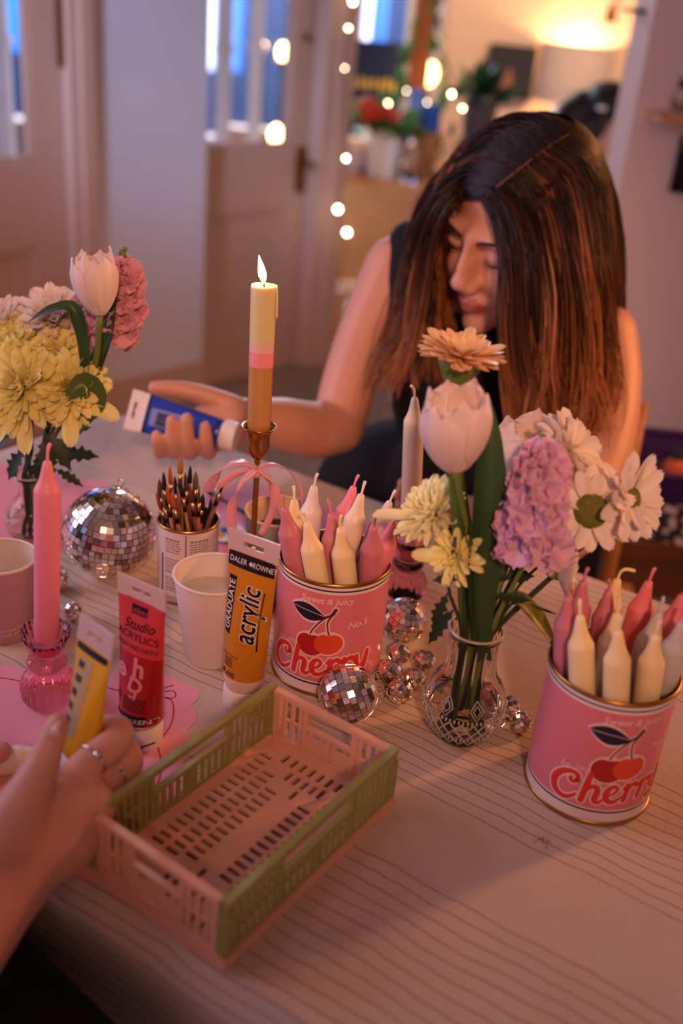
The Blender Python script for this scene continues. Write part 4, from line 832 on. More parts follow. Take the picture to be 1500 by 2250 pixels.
# ================================================================== PAINT TUBES
MCAPW = mat('tube_cap', 'eadfd8', .4, var=.04)
def tube_frame(base, axis, wdir):
    ax = V(axis).normalized(); w_ = V(wdir); w_ = (w_ - ax * w_.dot(ax)).normalized(); return ax, w_, w_.cross(ax)          # f faces: w x axis
class Tube:
    def __init__(s, lab, base, axis, wdir, H, rb, wt, capr, caph, zones, crimpM, crimp=.015):
        s.c = V(base); s.ax, s.w, s.f = tube_frame(base, axis, wdir); s.H, s.rb, s.wt, s.caph = H, rb, wt, caph
        s.t = thing('paint_tube', lab, 'paint tube', s.c); s.top = H - crimp; c = s.c
        b = MB(c); fl_ = lambda a, j: 1 + (.012 * math.cos(36 * a) if 1 < j < 4 else 0)
        b.lathe([(.0005, 0), (capr * .94, 0), (capr, .0012), (capr * 1.02, caph * .9), (capr * .95, caph), (capr * .8, caph)], c, 72, fl_, axis=s.ax); b.build('cap', MCAPW, s.t, ang=40)
        zs = sorted({caph + .0005, s.top} | {z for z, _ in zones if caph < z < s.top} | {caph + .0005 + (s.top - caph) * k / 14 for k in range(15)})
        mats_ = [m_ for _, m_ in zones]; mi = lambda i, j: max([k for k, (z, _) in enumerate(zones) if z <= (zs[j] + zs[j + 1]) / 2] or [0])
        b = MB(c); b.grid(lambda u, v: s.pt(2 * PI * u, zs[int(round(v * (len(zs) - 1)))]), 36, len(zs), mi, cu=True); b.build('tube_body', mats_, s.t)
        # crimped end with a hanging slot
        b = MB(c); z0, z1 = s.top - .0005, H; hw_ = s.wt / 2; th = .0009; sw = hw_ * .42; s0, s1 = z0 + crimp * .36, z0 + crimp * .62
        R_ = MX((s.w, s.f * -1, s.ax)).transposed()
        for (x0, x1, a0, a1) in ((-hw_, hw_, z0, s0), (-hw_, hw_, s1, z1), (-hw_, -sw, s0, s1), (sw, hw_, s0, s1), (-.0016, .0016, s0, s0 + (s1 - s0) * .45)): b.box(c + R_ @ V(((x0 + x1) / 2, 0, (a0 + a1) / 2)), (x1 - x0, th * 2, a1 - a0), R_)
        b.build('crimped_end', crimpM, s.t, False)
    def ab(s, z):
        v = max(0, min(1, (z - s.caph) / (s.top - s.caph))); a = s.rb + (s.wt / 2 - s.rb) * v; d = s.rb * (1 - v ** 1.15) + .0011 * v ** 1.15
        if z < s.caph + .004: k = .8 + .2 * (z - s.caph) / .004; a *= k; d *= k
        return a, d
    def pt(s, ph, z):
        a, d = s.ab(z); return s.c + s.w * a * math.cos(ph) + s.f * d * math.sin(ph) + s.ax * z
    def fn(s, u, z, off=0):
        a, d = s.ab(z); x = max(-.999, min(.999, u / a)); return s.c + s.w * u + s.f * (d * math.sqrt(1 - x * x) + off) + s.ax * z
    def art(s, name, M, f_):
        b = MB(s.c); f_(b); return b.build(name, M, s.t, False)
    def rect(s, b, u0, u1, z0, z1, off=.0003): 
        n = 9; b.grid(lambda u, v: s.fn(u0 + (u1 - u0) * u, z0 + (z1 - z0) * v, off), n, 4)
MRD = mat('red_paint', 'a3121c', .25, var=.06, coat=.5); MRL = mat('red_label', 'c83a42', .3, var=.04, coat=.4); MRP = mat('red_pale_print', 'd8808a', .4); MBK = mat('black_print', '120d10', .4); MCR = mat('clear_crimp', 'dfc4c2', .3, var=.04, transl=.3)
MOC = mat('ochre_paint', 'c47f14', .28, var=.05, coat=.4); MOP = mat('tube_pale', 'dcc2b4', .4, var=.04); MWP = mat('white_print', 'e8dcd4', .5)
rb_ = T(311, 1627); a = math.radians(30)
tr = Tube('red transparent acrylic tube standing on its white cap on the pink placemat', rb_, (0.0, 0.02, 1), (math.cos(a), -math.sin(a), 0), .150, .0185, .048, .0172, .0215, [(0, MOP), (.0265, MRD), (.0885, MRL)], MCR, .017)
f = tr.fn
tr.art('black_band', MBK, lambda b: tr.rect(b, -.0182, .0182, .0275, .0365))
tr.art('lettering', MWP, lambda b: put_text(b, 'TRANSPARENT', f, .0062, (.0005, .0318), 0, .004, off=.0006))
tr.art('brand_box', MBK, lambda b: tr.rect(b, -.0075, .0085, .1215, .1295)); tr.art('lettering', MRL, lambda b: put_text(b, 'pebeo', f, .0072, (.0005, .1255), 0, .0, .1, off=.0006))
tr.art('lettering', MBK, lambda b: [put_text(b, 'Studio', f, .0118, (.001, .1135), .06, .01, .35, off=.0005), put_text(b, 'ACRYLICS', f, .0085, (0, .1035), 0, .008, off=.0005, sx=1.08), put_text(b, 'HIGH VISCOSITY', f, .0052, (0, .0945), 0, .01, off=.0005, sx=1.05), put_text(b, '20', f, .0095, (-.0135, .0495), 0, .012, off=.0005)])
tr.art('large_print', MRP, lambda b: [put_text(b, 'h', f, .022, (.006, .079), -.0, .03, off=.0004), put_text(b, 'e', f, .023, (-.012, .075), .3, .03, off=.0004), put_text(b, 'D', f, .018, (.0045, .0635), -.2, .03, off=.0004), put_text(b, 'r', f, .019, (.0035, .053), 3.0, .02, off=.0004)])
def lines(tb, b, u0, u1, z0, z1, n, seed):
    rg = np.random.default_rng(seed)
    for k in range(n):
        z = z1 - (z1 - z0) * (k + .5) / n; x = u0
        while x < u1 - .0008:
            w_ = min(rg.uniform(.001, .003), u1 - x); put_poly(b, [(x, z), (x + w_, z), (x + w_, z + (z1 - z0) / n * .5), (x, z + (z1 - z0) / n * .5)], tb.fn, .0004); x += w_ + .0006
o = tr.art('small_print', MBK, lambda b: lines(tr, b, -.006, .014, .039, .052, 7, 3)); o['kind'] = 'stuff'
MBSM = mat('blue_smear', '1c2a6a', .3, var=.2)
b = MB(tr.c); fa_ = math.atan2(-tr.c.y, -tr.c.x)
b.tube([tr.c + V((math.cos(fa_ + q) * .01745, math.sin(fa_ + q) * .01745, .0075 + .0012 * math.sin(q * 3))) for q in [-.7 + i * .1 for i in range(15)]], [.0004] + [.0007] * 13 + [.0003], 6); b.build('paint_smear', MBSM, tr.t)
b = MB(tr.c); b.tube([tr.c + V((math.cos(fa_ + q) * .01745, math.sin(fa_ + q) * .01745, z)) for q, z in ((.05, .0075), (-.05, .0055), (-.02, .0035), (.06, .0025))], [.0008, .0011, .0007, .0004], 6); b.build('paint_smear', MBSM, tr.t)
yb = T(531, 1545); a = math.radians(27)
ty = Tube('standing yellow ochre acrylic tube beside the cherry can', yb, (.02, .03, 1), (math.cos(a), -math.sin(a), 0), .164, .0180, .049, .0168, .020, [(0, MOP), (.033, MOC)], MCR, .0185)
f = ty.fn
ty.art('black_band', MBK, lambda b: ty.rect(b, -.0226, .0226, .1325, .1455)); 
ty.art('lettering', MWP, lambda b: [put_text(b, 'DALER', f, .0068, (-.0122, .139), 0, .0, off=.0006, sx=.86), put_text(b, 'ROWNEY', f, .0068, (.0134, .139), 0, .0, off=.0006, sx=.78), put_poly(b, [(-.0016, .139), (.0002, .1412), (.002, .139), (.0002, .1368)], f, .0006)])
ty.art('black_strip', MBK, lambda b: ty.rect(b, -.0192, -.0112, .072, .1245)); ty.art('lettering', MWP, lambda b: put_text(b, 'GRADUATE', f, .0088, (-.0152, .0985), PI / 2, .012, off=.0006, sx=.98))
ty.art('lettering_outline', MWP, lambda b: put_text(b, 'acrylic', f, .0265, (.0035, .0945), PI / 2, .045, .12, off=.0003, sx=.74)); ty.art('lettering', MBK, lambda b: [put_text(b, 'acrylic', f, .0265, (.0035, .0945), PI / 2, .015, .12, off=.0005, sx=.74), put_stroke(b, [(.0158, .064), (.0152, .09), (.0165, .118)], [.0012, .0006, .0012], f, .0005), put_text(b, 'Yellow Ochre', f, .0042, (-.008, .0545), 0, .0, off=.0005, sx=.8), put_text(b, '690', f, .0066, (-.004, .0375), 0, .008, off=.0005), put_poly(b, [(-.0145, .0355), (-.0115, .0355), (-.0115, .0395), (-.0145, .0395)], f, .0005)])
o = ty.art('small_print', MBK, lambda b: lines(ty, b, -.0135, -.003, .0425, .0515, 4, 4)); o['kind'] = 'stuff'
# ================================================================== GLASS CANDLE HOLDERS
MPGL = mat('pink_glass', 'ffb8c8', .03, var=0, trans=1, ior=1.38)
def holder(lab, c, s=1.0):
    t = thing('candle_holder', lab, 'candle holder', c, 'pink glass candle holders')
    prof = [(.0005, 0), (.0185, 0), (.0212, .004), (.0228, .012), (.0222, .020), (.0185, .0275), (.0142, .0315), (.0132, .034), (.0158, .0362), (.0172, .0395), (.0158, .0428), (.0128, .045), (.0128, .0475), (.0165, .058), (.0205, .0695), (.0195, .0705), (.0155, .062), (.0112, .0525), (.0105, .046), (.0005, .046)]
    am = [0, .08, .10, .10, .10, .08, .03, 0, 0, 0, 0, 0, .02, .05, .08, .07, .04, 0, 0, 0]
    b = MB(c); b.lathe([(r * s, z * s) for r, z in prof], c, 80, lambda a, j: 1 + am[j] * abs(math.cos(10 * a)) - am[j] / 2); b.build('pressed_glass', MPGL, t); return t
h1 = T(108, 1535); holder('near pink glass candle holder with the tall pink candle', h1)
tp1 = D(104, 1012, h1.y + .004); candle('tall pink dinner candle in the near glass holder', tp1, h1 + V((0, 0, .0465)), .0103, 'bright pink', None, .2, wl_=.014)
h2 = T(888, 1305); holder('pink glass candle holder behind the cherry can with the ivory candle', h2, .96)
tp2 = D(911, 872, h2.y - .004); candle('tall ivory candle in the glass holder behind the can', tp2, h2 + V((0, 0, .0447)), .0101, 'ivory', None, .35)
# ================================================================== GOLD CANDLESTICK
MBRS = mat('candlestick_brass', 'b5793c', .28, 1, var=.08, scale=40)
c = T(549, 1332); zt = D(573, 948, c.y).z - TZ - .006
t = thing('candlestick', 'slim gold candlestick with a bell cup standing behind the tubes', 'candlestick', c)
b = MB(c); b.lathe([(.0005, 0), (.026, 0), (.0265, .0015), (.024, .003), (.008, .0055), (.0035, .009), (.0028, .014)], c, 40); b.build('foot', MBRS, t)
b = MB(c); b.lathe([(.0028, .0135), (.0028, zt - .022)], c, 16); b.build('stem', MBRS, t)
b = MB(c); b.lathe([(.0028, zt - .0225), (.0055, zt - .020), (.0092, zt - .014), (.0105, zt - .008), (.0103, zt), (.0118, zt + .006), (.0168, zt + .0115), (.0160, zt + .012), (.0113, zt + .0065), (.0098, zt), (.009, zt - .006), (.0005, zt - .006)], c, 40); b.build('cup', MBRS, t)
cb = c + V((0, 0, zt - .0055)); tipc = D(580, 626, c.y + .006); ax = (tipc - cb).normalized(); Lc = (tipc - cb).length
t = thing('burning_candle', 'burning candle banded gold, pink and pale green in the gold candlestick', 'candle', cb); r = .0112
zz = lambda py: (D(578, py, c.y + .004) - cb).length
MG_ = mat('gold_wax', 'd29c5c', .35, .45, var=.08); MPB = mat('pink_band_wax', 'e58a96', .45, sss=.3); MPE = mat('peach_wax', 'd9b6a0', .45, sss=.3); MYG = mat('green_wax', 'cfc58a', .42, sss=.5, var=.05)
prof = [(.0005, 0), (r * .9, 0), (r * .96, zz(930)), (r, zz(802)), (r, zz(770)), (r * 1.01, zz(745)), (r * 1.03, zz(660)), (r * 1.04, Lc - .003), (r * .98, Lc), (r * .8, Lc - .0015), (.0005, Lc - .003)]
b = MB(cb); b.lathe(prof, cb, 40, lambda a, j: 1 + (.02 * math.cos(2 * a + 1) if j > 6 else 0), axis=ax, mi=lambda j: 0 if j < 3 else 1 if j == 3 else 2 if j == 4 else 3); b.build('wax_body', [MG_, MPB, MPE, MYG], t)
b = MB(cb); e = CR.copy(); s0 = cb + ax * (Lc - .001) + e * r * .9 - FWD * .004; b.tube([s0 + e * .0012, s0 - ax * .012 + e * .002, s0 - ax * .028 + e * .0022, s0 - ax * .03 + e * .002], [.0009, .0012, .0016, .0006], 7); b.build('wax_drip', MYG, t)
b = MB(cb); w0 = cb + ax * (Lc - .003); b.tube([w0, w0 + ax * .005, w0 + ax * .009 - CR * .001], [.0008, .0007, .0005], 6); b.build('wick', MBK, t)
MFL = mat('flame', 'ffd9a0', .5, var=0, emit=14, ecol='ffcf8a')
b = MB(cb); fb = w0 + ax * .004; fa = (ax - CR * .22).normalized(); b.lathe([(.0004, 0), (.0022, .003), (.0036, .007), (.0036, .011), (.0026, .016), (.0013, .021), (.0003, .025)], fb, 16, axis=fa); b.build('flame', MFL, t)
lamp('candle_light', fb + fa * .011 , .35, (1, .56, .22), .006)
# ribbon bow
kn = c + V((0, -.004, zt - .034)); MRB = mat('satin_ribbon', 'f3a9ac', .3, var=.05, sheen=.5, transl=.25)
t = thing('ribbon_bow', 'pink satin ribbon bow tied below the candlestick cup', 'ribbon', kn)
Yk = kn.y
def rb(pts, w_, tw=0, n=26):
    P = spline([D(x, y, Yk + dy) for x, y, dy in pts], n); k = len(P)
    b = MB(kn); b.ribbon(P, [(-FWD * math.cos(tw * i / k * 3 + .5) + CU * math.sin(tw * i / k * 3 + .5)) for i in range(k)], lerpl(w_ if hasattr(w_, '__len__') else [w_, w_], n), .00025); return b
rb([(566, 1028, -.004), (535, 1016, -.012), (500, 1022, -.02), (470, 1050, -.02), (458, 1080, -.012), (480, 1068, .004), (520, 1040, .006), (560, 1030, -.002)], [.006, .010, .012, .012, .011, .010, .008, .005], .8).build('loop', MRB, t)
rb([(566, 1028, -.004), (605, 1020, .008), (640, 1040, .02), (662, 1080, .024), (667, 1118, .02)], [.005, .006, .005, .004, .004], .5).build('loop', MRB, t)
rb([(564, 1030, -.006), (530, 1060, -.012), (512, 1100, -.014), (508, 1150, -.012), (516, 1196, -.008)], [.006, .009, .010, .010, .010], .6).build('tail', MRB, t)
rb([(568, 1030, -.006), (594, 1052, -.010), (604, 1085, -.010), (596, 1130, -.008), (572, 1175, -.006)], [.006, .009, .010, .007, .006], 1.0).build('tail', MRB, t)
rb([(572, 1030, -.006), (592, 1062, .0), (604, 1110, .0), (617, 1135, .002)], [.005, .007, .007, .006], .3).build('tail', MRB, t)
b = MB(kn); b.ball(kn + V((0, -.002, 0)), (.0065, .0045, .005), 12); b.build('knot', MRB, t)
# ================================================================== FLOWERS
MPW = mat('white_petal', 'f1e4d8', .55, var=.05, scale=60, transl=.3); MPT = mat('tulip_petal', 'f0dcd2', .5, var=.05, scale=50, transl=.35)
MPY = mat('yellow_petal', 'fdf0a4', .55, var=.12, scale=50, transl=.3); MPYP = mat('pale_yellow_petal', 'f8f0c0', .55, var=.1, scale=50, transl=.3); MPG = mat('peach_petal', 'f6cd9a', .55, var=.12, scale=60, transl=.3)
MST1 = mat('mauve_petal', 'e2b2d0', .6, var=.18, scale=60, transl=.3); MST2 = mat('pink_petal', 'dda0b0', .6, var=.15, scale=60, transl=.3)
MSTM = mat('flower_stem', '6d7a34', .5, var=.15, scale=40, transl=.1); MSTD = mat('dark_stem', '2c3a20', .55, var=.2, scale=40)
MTL = mat('tulip_leaf', '4f6a2c', .4, var=.2, scale=15, transl=.25); MTLD = mat('tulip_leaf_dark', '35502a', .4, var=.2, scale=15, transl=.2); MJL = mat('chrys_leaf', '24351f', .5, var=.25, scale=30, transl=.15)
MDISC = mat('daisy_disc', '6a6a22', .7, var=.4, scale=400, bump=.8, bscale=600)
def petal_mesh(name, L, W, M, cup=.35, curl=.25, p=.75, notch=0, crinkle=0, seed=0):
    rg = np.random.default_rng(seed); ph = rg.random(4) * 6
    b = MB()
    def fn(u, v):
        x = 2 * u - 1; w_ = W / 2 * max(.12, (.28 + .72 * min(1, v / .6) ** p) * math.sqrt(max(0, 1 - max(0, (v - .62) / .385) ** 2.6)))
        y = L * (v - notch * .06 * (1 - abs(x)) * v ** 6)
        return (x * w_, y, cup * w_ * x * x + curl * L * v * v + crinkle * W * math.sin(7 * v + ph[0] + 3 * x))
    b.grid(fn, 5, 10); me = b.mesh(name, M); me.polygons.foreach_set('use_smooth', [True] * len(me.polygons)); return me
def pdir(axis, th, az, e1, e2, twist=0):
    rad = e1 * math.cos(az) + e2 * math.sin(az); y = axis * math.cos(th) + rad * math.sin(th); z = axis * math.sin(th) - rad * math.cos(th); x = y.cross(z)
    M = MX((x, y, z)).transposed()
    return M @ MX.Rotation(twist, 3, 'Y') if twist else M
def stem_to(t, org, pts, r0, r1, M=MSTM, nm='stem'):
    P = spline(pts, 20); b = MB(org); b.tube(P, lerpl([r0, r1], 20), 8); return b.build(nm, M, t)
def basis(axis):
    ax = V(axis).normalized(); e1 = ax.orthogonal().normalized(); return ax, e1, ax.cross(e1)
def chrys(lab, c, axis, R, M, stem, rings=((100, 16, 1.0), (84, 18, 1.0), (68, 18, .92), (52, 16, .82), (36, 13, .68), (20, 9, .52)), W=.26, grp=None, seed=0, droop=()):
    rg = np.random.default_rng(seed); t = thing('chrysanthemum', lab, 'flower', c, grp); ax, e1, e2 = basis(axis)
    ms = [petal_mesh('petal', R, R * W, M, .9, .18, .85, 1, .02, k) for k in range(3)]
    for th, n, s in rings:
        for i in range(n):
            a = 2 * PI * (i + rg.uniform(-.25, .25)) / n + th; tt = math.radians(th + rg.normal(0, 6)); k = s * rg.uniform(.88, 1.08)
            inst('petal', ms[rg.integers(3)], t, tmx(pdir(ax, tt, a, e1, e2, rg.normal(0, .25)), ax * R * .02, (k, k, k)))
    for dvec, k in droop:
        d = V(dvec).normalized(); x = d.cross(ax).normalized(); inst('petal', ms[0], t, tmx(MX((x, d, x.cross(d))).transposed(), d * R * .25, (k * 1.25, k, k)))
    b = MB(c); b.lathe([(.001, -R * .25), (R * .12, -R * .2), (R * .22, -R * .05), (R * .15, R * .02), (.001, R * .03)], c, 14, axis=ax); b.build('calyx', MSTM, t)
    stem_to(t, c, [c - ax * R * .2] + stem, .0016, .0020, MSTD); return t
def daisy(lab, c, axis, R, stem, n=19, back=8, seed=0, flat=82, name='daisy', M=None, disc=.24, grp=None, skip=None):
    rg = np.random.default_rng(seed); t = thing(name, lab, 'flower', c, grp); ax, e1, e2 = basis(axis)
    ms = [petal_mesh('petal', R, R * .34, M or MPW, .3, c_, .6, 1) for c_ in (.05, -.08, .12)]
    for ring, (nn, th) in enumerate(((n, flat + back), (n - 4, flat - 8))):
        for i in range(nn):
            a = 2 * PI * (i + rg.uniform(-.2, .2)) / nn
            if skip and skip(a): continue
            k = rg.uniform(.86, 1.05) * (1 if ring == 0 else .9); inst('petal', ms[rg.integers(3)], t, tmx(pdir(ax, math.radians(th + rg.normal(0, 7)), a, e1, e2, rg.normal(0, .2)), ax * .001 * ring, (k, k, k)))
    b = MB(c); b.lathe([(R * disc * .8, -R * .03), (R * disc, .02 * R), (R * disc * .92, R * .15), (R * disc * .5, R * .21), (.0004, R * .22)], c, 20, axis=ax); b.build('disc', MDISC, t)
    b = MB(c); b.lathe([(.0012, -R * .3), (R * .12, -R * .22), (R * .2, -R * .06), (R * .1, 0)], c, 14, axis=ax); b.build('calyx', MSTM, t)
    stem_to(t, c, [c - ax * R * .25] + stem, .0011, .0016, MSTD); return t
def tulip(lab, c, axis, H, R, stem, seed=0, leaves=(), M=None, open_=1.0):
    """c = base of the bloom"""
    rg = np.random.default_rng(int(seed * 10)); t = thing('tulip', lab, 'flower', c, 'white tulips'); ax, e1, e2 = basis(axis)
    def pm(sc_, wd):
        b = MB()
        def fn(u, v):
            x = 2 * u - 1; r = R * sc_ * (math.sin(PI * min(1, .04 + v * .62)) ** .62) * (1 if v < .7 else 1 - (.10 * ((v - .7) / .3) ** 1.4) / open_)
            ang = x * wd * ((.45 + .55 * min(1, v / .4)) * math.sqrt(max(.01, 1 - max(0, (v - .45) / .555) ** 5))); h = H * (v * (1 - .06 * x * x) + (.05 * (1 - abs(x)) if v > .9 else 0))
            return (r * math.sin(ang), -r * math.cos(ang) - .0008 * math.cos(x * 9), h)
        b.grid(fn, 13, 20); me = b.mesh('petal', M or MPT); me.polygons.foreach_set('use_smooth', [True] * len(me.polygons)); return me
    Q = MX((e1, e2, ax)).transposed(); mo, mi_ = pm(1, .98), pm(.88, .98)
    for k in range(3):
        inst('petal', mo, t, (Q @ MX.Rotation(seed + k * 2.094, 3, 'Z')).to_4x4() @ MX.Diagonal((1, 1, rg.uniform(.92, 1.02), 1)))
        inst('petal', mi_, t, (Q @ MX.Rotation(seed + 1.047 + k * 2.094, 3, 'Z')).to_4x4() @ MX.Diagonal((1, 1, rg.uniform(.98, 1.06), 1)))
    stem_to(t, c, [c + ax * .002] + stem, .0034, .0036)
    return t
def blade(t, org, pts, nrm, wid, M, nm='leaf', fold=.25, n=22):
    P = spline(pts, n); ws = lerpl(wid, n); b = MB(org)
    def fn(u, v):
        i = int(round(v * (n - 1))); tg = (P[min(i + 1, n - 1)] - P[max(i - 1, 0)]).normalized(); nn = V(nrm[0]).lerp(V(nrm[-1]), v) if isinstance(nrm, list) else V(nrm); sd = tg.cross(nn).normalized(); nn = sd.cross(tg); x = 2 * u - 1
        return P[i] + sd * x * ws[i] / 2 + nn * abs(x) ** 1.5 * ws[i] * fold
    b.grid(fn, 7, n)
    return b.build(nm, M, t)
def jag_leaf(t, org, p, d, nrm, L, W, M=MJL):
    d = V(d).normalized(); s_ = d.cross(V(nrm)).normalized(); nn = s_.cross(d); out = []
    prof = [(0, .06), (.12, .1), (.2, .45), (.3, .25), (.4, .75), (.5, .4), (.6, .8), (.68, .38), (.78, .5), (.86, .2), (1, 0)]
    b = MB(org); P = []
    for v, w_ in prof: mid = p + d * L * v - nn * L * .25 * v * v; P += [mid - s_ * W * w_ / 2 + nn * W * w_ * .12, mid, mid + s_ * W * w_ / 2 + nn * W * w_ * .12]
    b.add(P, [(3 * i + k, 3 * i + k + 1, 3 * i + k + 4, 3 * i + k + 3) for i in range(len(prof) - 1) for k in (0, 1)]); return b.build('leaf', M, t)
def floret_mesh(seed, r, M):
    rg = np.random.default_rng(seed); b = MB()
    for k in range(9):
        a = k * 2.4; tl = .35 + .08 * k if k < 8 else .2; d = V((math.cos(a) * math.sin(tl + .4), math.sin(a) * math.sin(tl + .4), math.cos(tl + .4))); e = V((-math.sin(a), math.cos(a), 0)); up = d.cross(e) * -1; ph = rg.random() * 6
        def fn(u, v):
            x = 2 * u - 1; w_ = r * .62 * math.sin(PI * (.1 + .72 * v)); return d * r * v * 1.05 + e * x * w_ + up * (r * .16 * math.sin(3.5 * x + ph) * v + .1 * r * x * x)
        b.grid(fn, 6, 5)
    me = b.mesh('floret', M); me.polygons.foreach_set('use_smooth', [True] * len(me.polygons)); return me
def stock(lab, path, R, M, n, stem, seed=0, grp=None, bud=True, fr=.0165):
    rg = np.random.default_rng(seed); P = spline(path, 40); o = P[0]; t = thing('stock_flower', lab, 'flower', o, grp)
    ms = [floret_mesh(seed * 9 + k, fr, M) for k in range(4)]
    for i in range(n):
        f = (i + .5) / n; k = int(f * 34); p = P[k]; tg = (P[min(k + 1, 39)] - P[max(k - 1, 0)]).normalized(); e1 = tg.orthogonal().normalized(); a = i * 2.4; rr = R * (1 - .5 * f) * rg.uniform(.75, 1.05)
        d = (e1 * math.cos(a) + tg.cross(e1) * math.sin(a) + tg * .35).normalized(); s = (1.1 - .45 * f) * rg.uniform(.85, 1.15); inst('floret', ms[i % 4], t, tmx(frame(d), p + d * rr * .6 - o, (s, s, s)))
    if bud:
        mb_ = MB(o)
        for i in range(7): d = V(rg.normal(0, 1, 3)).normalized(); mb_.ball(P[36 + i % 4] + d * .005, .0028, 8)
        q = mb_.build('buds', MSTM, t); q['kind'] = 'stuff'
    b = MB(o); b.tube(P, .0018, 7); b.build('spike', MSTM, t); stem_to(t, o, [P[0]] + stem, .002, .002); return t
# ---------------- centre vase
MVG = mat('clear_glass', 'fffaf2', .02, var=0, trans=1, ior=1.22); MVR = mat('relief_glass', 'fffaf2', .06, var=0, trans=.75, ior=1.45); MWAT = mat('water', 'eef0e2', .0, var=0, trans=1, ior=1.33)
vc = T(1008, 1612); hv = .108
t = thing('cut_glass_vase', 'clear pressed glass bud vase with diamond pattern in the centre', 'vase', vc)
pv_ = [(.0005, .0), (.0185, 0), (.0215, .003), (.0255, .008), (.031, .018), (.0345, .030), (.0348, .038), (.0325, .048), (.0275, .058), (.0225, .066), (.0205, .074), (.0202, .088), (.0208, .1), (.0217, .106), (.0221, .1078), (.0212, .1082), (.0195, .1), (.0186, .088), (.0188, .074), (.0208, .066), (.026, .056), (.0305, .046), (.0325, .037), (.032, .028), (.028, .017), (.0205, .007), (.0005, .006)]
# dense profile for relief on the outside
def relief(a, j):
    if j <= 2: return 1 + .02 * abs(math.cos(20 * a))
    if j in (3, 4): return 1 + .022 * abs(math.cos(24 * a))
    if 9 <= j <= 13: return 1 + .035 * abs(math.cos(7 * a)) - .015
    return 1
b = MB(vc); b.lathe(pv_, vc, 96, relief); b.build('glass_body', MVG, t)
def vr(z): return float(np.interp(z, [p[1] for p in pv_[1:15]], [p[0] for p in pv_[1:15]]))
b = MB(vc)      # raised diamond lattice and beaded bands
for k in range(22):
    for sg in (1, -1):
        b.tube([vc + V((math.cos(a) * (vr(z) + .0003), math.sin(a) * (vr(z) + .0003), z)) for z, a in [(.010 + .026 * i / 8, 2 * PI * k / 22 + sg * 2 * PI / 22 * i / 8 * 2) for i in range(9)]], .0008, 5)
for z0 in (.0175, .0375):
    for k in range(60): a = 2 * PI * k / 60; b.box(vc + V((math.cos(a) * (vr(z0) + .0003), math.sin(a) * (vr(z0) + .0003), z0)), (.0014, .0014, .0028), MX.Rotation(a, 3, 'Z'))
for k in range(16):
    a = 2 * PI * k / 16; b.tube([vc + V((math.cos(a) * (vr(z) + .0001), math.sin(a) * (vr(z) + .0001), z)) for z in (.066, .074, .082, .09, .098)], [.0003, .0009, .001, .0009, .0003], 6)
o = b.build('lattice_relief', MVR, t); o['kind'] = 'stuff'
for k in range(8):
    a = 2 * PI * k / 8 + .2; b = MB(vc)
    for s in (1, .55):
        q = [vc + V((math.cos(a + da * s) * (vr(.048 + dz * s) + .0004), math.sin(a + da * s) * (vr(.048 + dz * s) + .0004), .048 + dz * s)) for da, dz in ((0, .0085), (.17, 0), (0, -.0085), (-.17, 0), (0, .0085))]; b.tube(q, .0006, 5)
    b.build('diamond_relief', MVR, t)
b = MB(vc); b.lathe([(.0222 + .0013 * math.cos(q * PI / 5), hv + .0012 * math.sin(q * PI / 5)) for q in range(11)], vc, 48); b.build('rim', MVR, t)
b = MB(vc); b.lathe([(.0005, .0065), (.0202, .0075), (.0277, .0172), (.0317, .028), (.0322, .037), (.0315, .040), (.0005, .040)], vc, 48); b.build('water', MWAT, t)
nk = vc + V((0, 0, hv - .004)); low = vc + V((0, 0, .02))
def st_(dx, dy, bx=0, by=0): return [nk + V((dx, dy, 0)), vc + V((dx * .3 + bx * .5, dy * .3 + by * .5, .06)), vc + V((bx, by, .012))]
Yv = vc.y
tA = D(998, 1030, Yv - .012)
t1 = tulip('large white tulip at the front of the centre bouquet', tA, (-.12, -.12, 1), .062, .0262, [D(1012, 1110, Yv - .01), D(1035, 1230, Yv - .008)] + st_(-.004, -.008, -.008, -.004), .5)
Ye = Yv - .002
blade(t1, tA, [nk + V((.006, -.01, -.02)), D(1050, 1300, Yv - .012), D(1062, 1150, Yv - .012), D(1068, 1000, Yv - .006), D(1077, 878, Yv + .004)], -FWD + CR * .35, [.014, .020, .030, .031, .0275, .018, .001], MTLD, fold=.3)
blade(t1, tA, [nk + V((-.004, -.008, -.01)), D(1030, 1260, Yv - .014), D(1012, 1150, Yv - .018), D(988, 1040, Yv - .012)], -FWD - CR * .9, [.012, .016, .016, .010, .002], MTL, fold=.3)
tB = D(1148, 1085, Yv + .045)
t2 = tulip('wide white tulip behind the mauve stock in the centre bouquet', tB, (.05, .05, 1), .060, .034, [D(1130, 1180, Yv + .03)] + st_(.008, .008, .01, .006), 1.2, open_=.7)
blade(t2, tB, [nk + V((.002, .012, 0)), D(1010, 1150, Yv + .05), D(985, 960, Yv + .06), D(966, 846, Yv + .07)], -FWD + CR * .5, [.012, .018, .016, .012, .001], MTL)
blade(t2, tB, [nk + V((.014, -.004, .004)), D(1120, 1318, Yv - .006), D(1165, 1355, Yv - .014), D(1215, 1420, Yv - .022)], CU + CR * .2 - FWD * .5, [.006, .014, .024, .026, .012], mat('lime_leaf', '8a8a2c', .4, var=.2, scale=15, transl=.4), fold=.2)
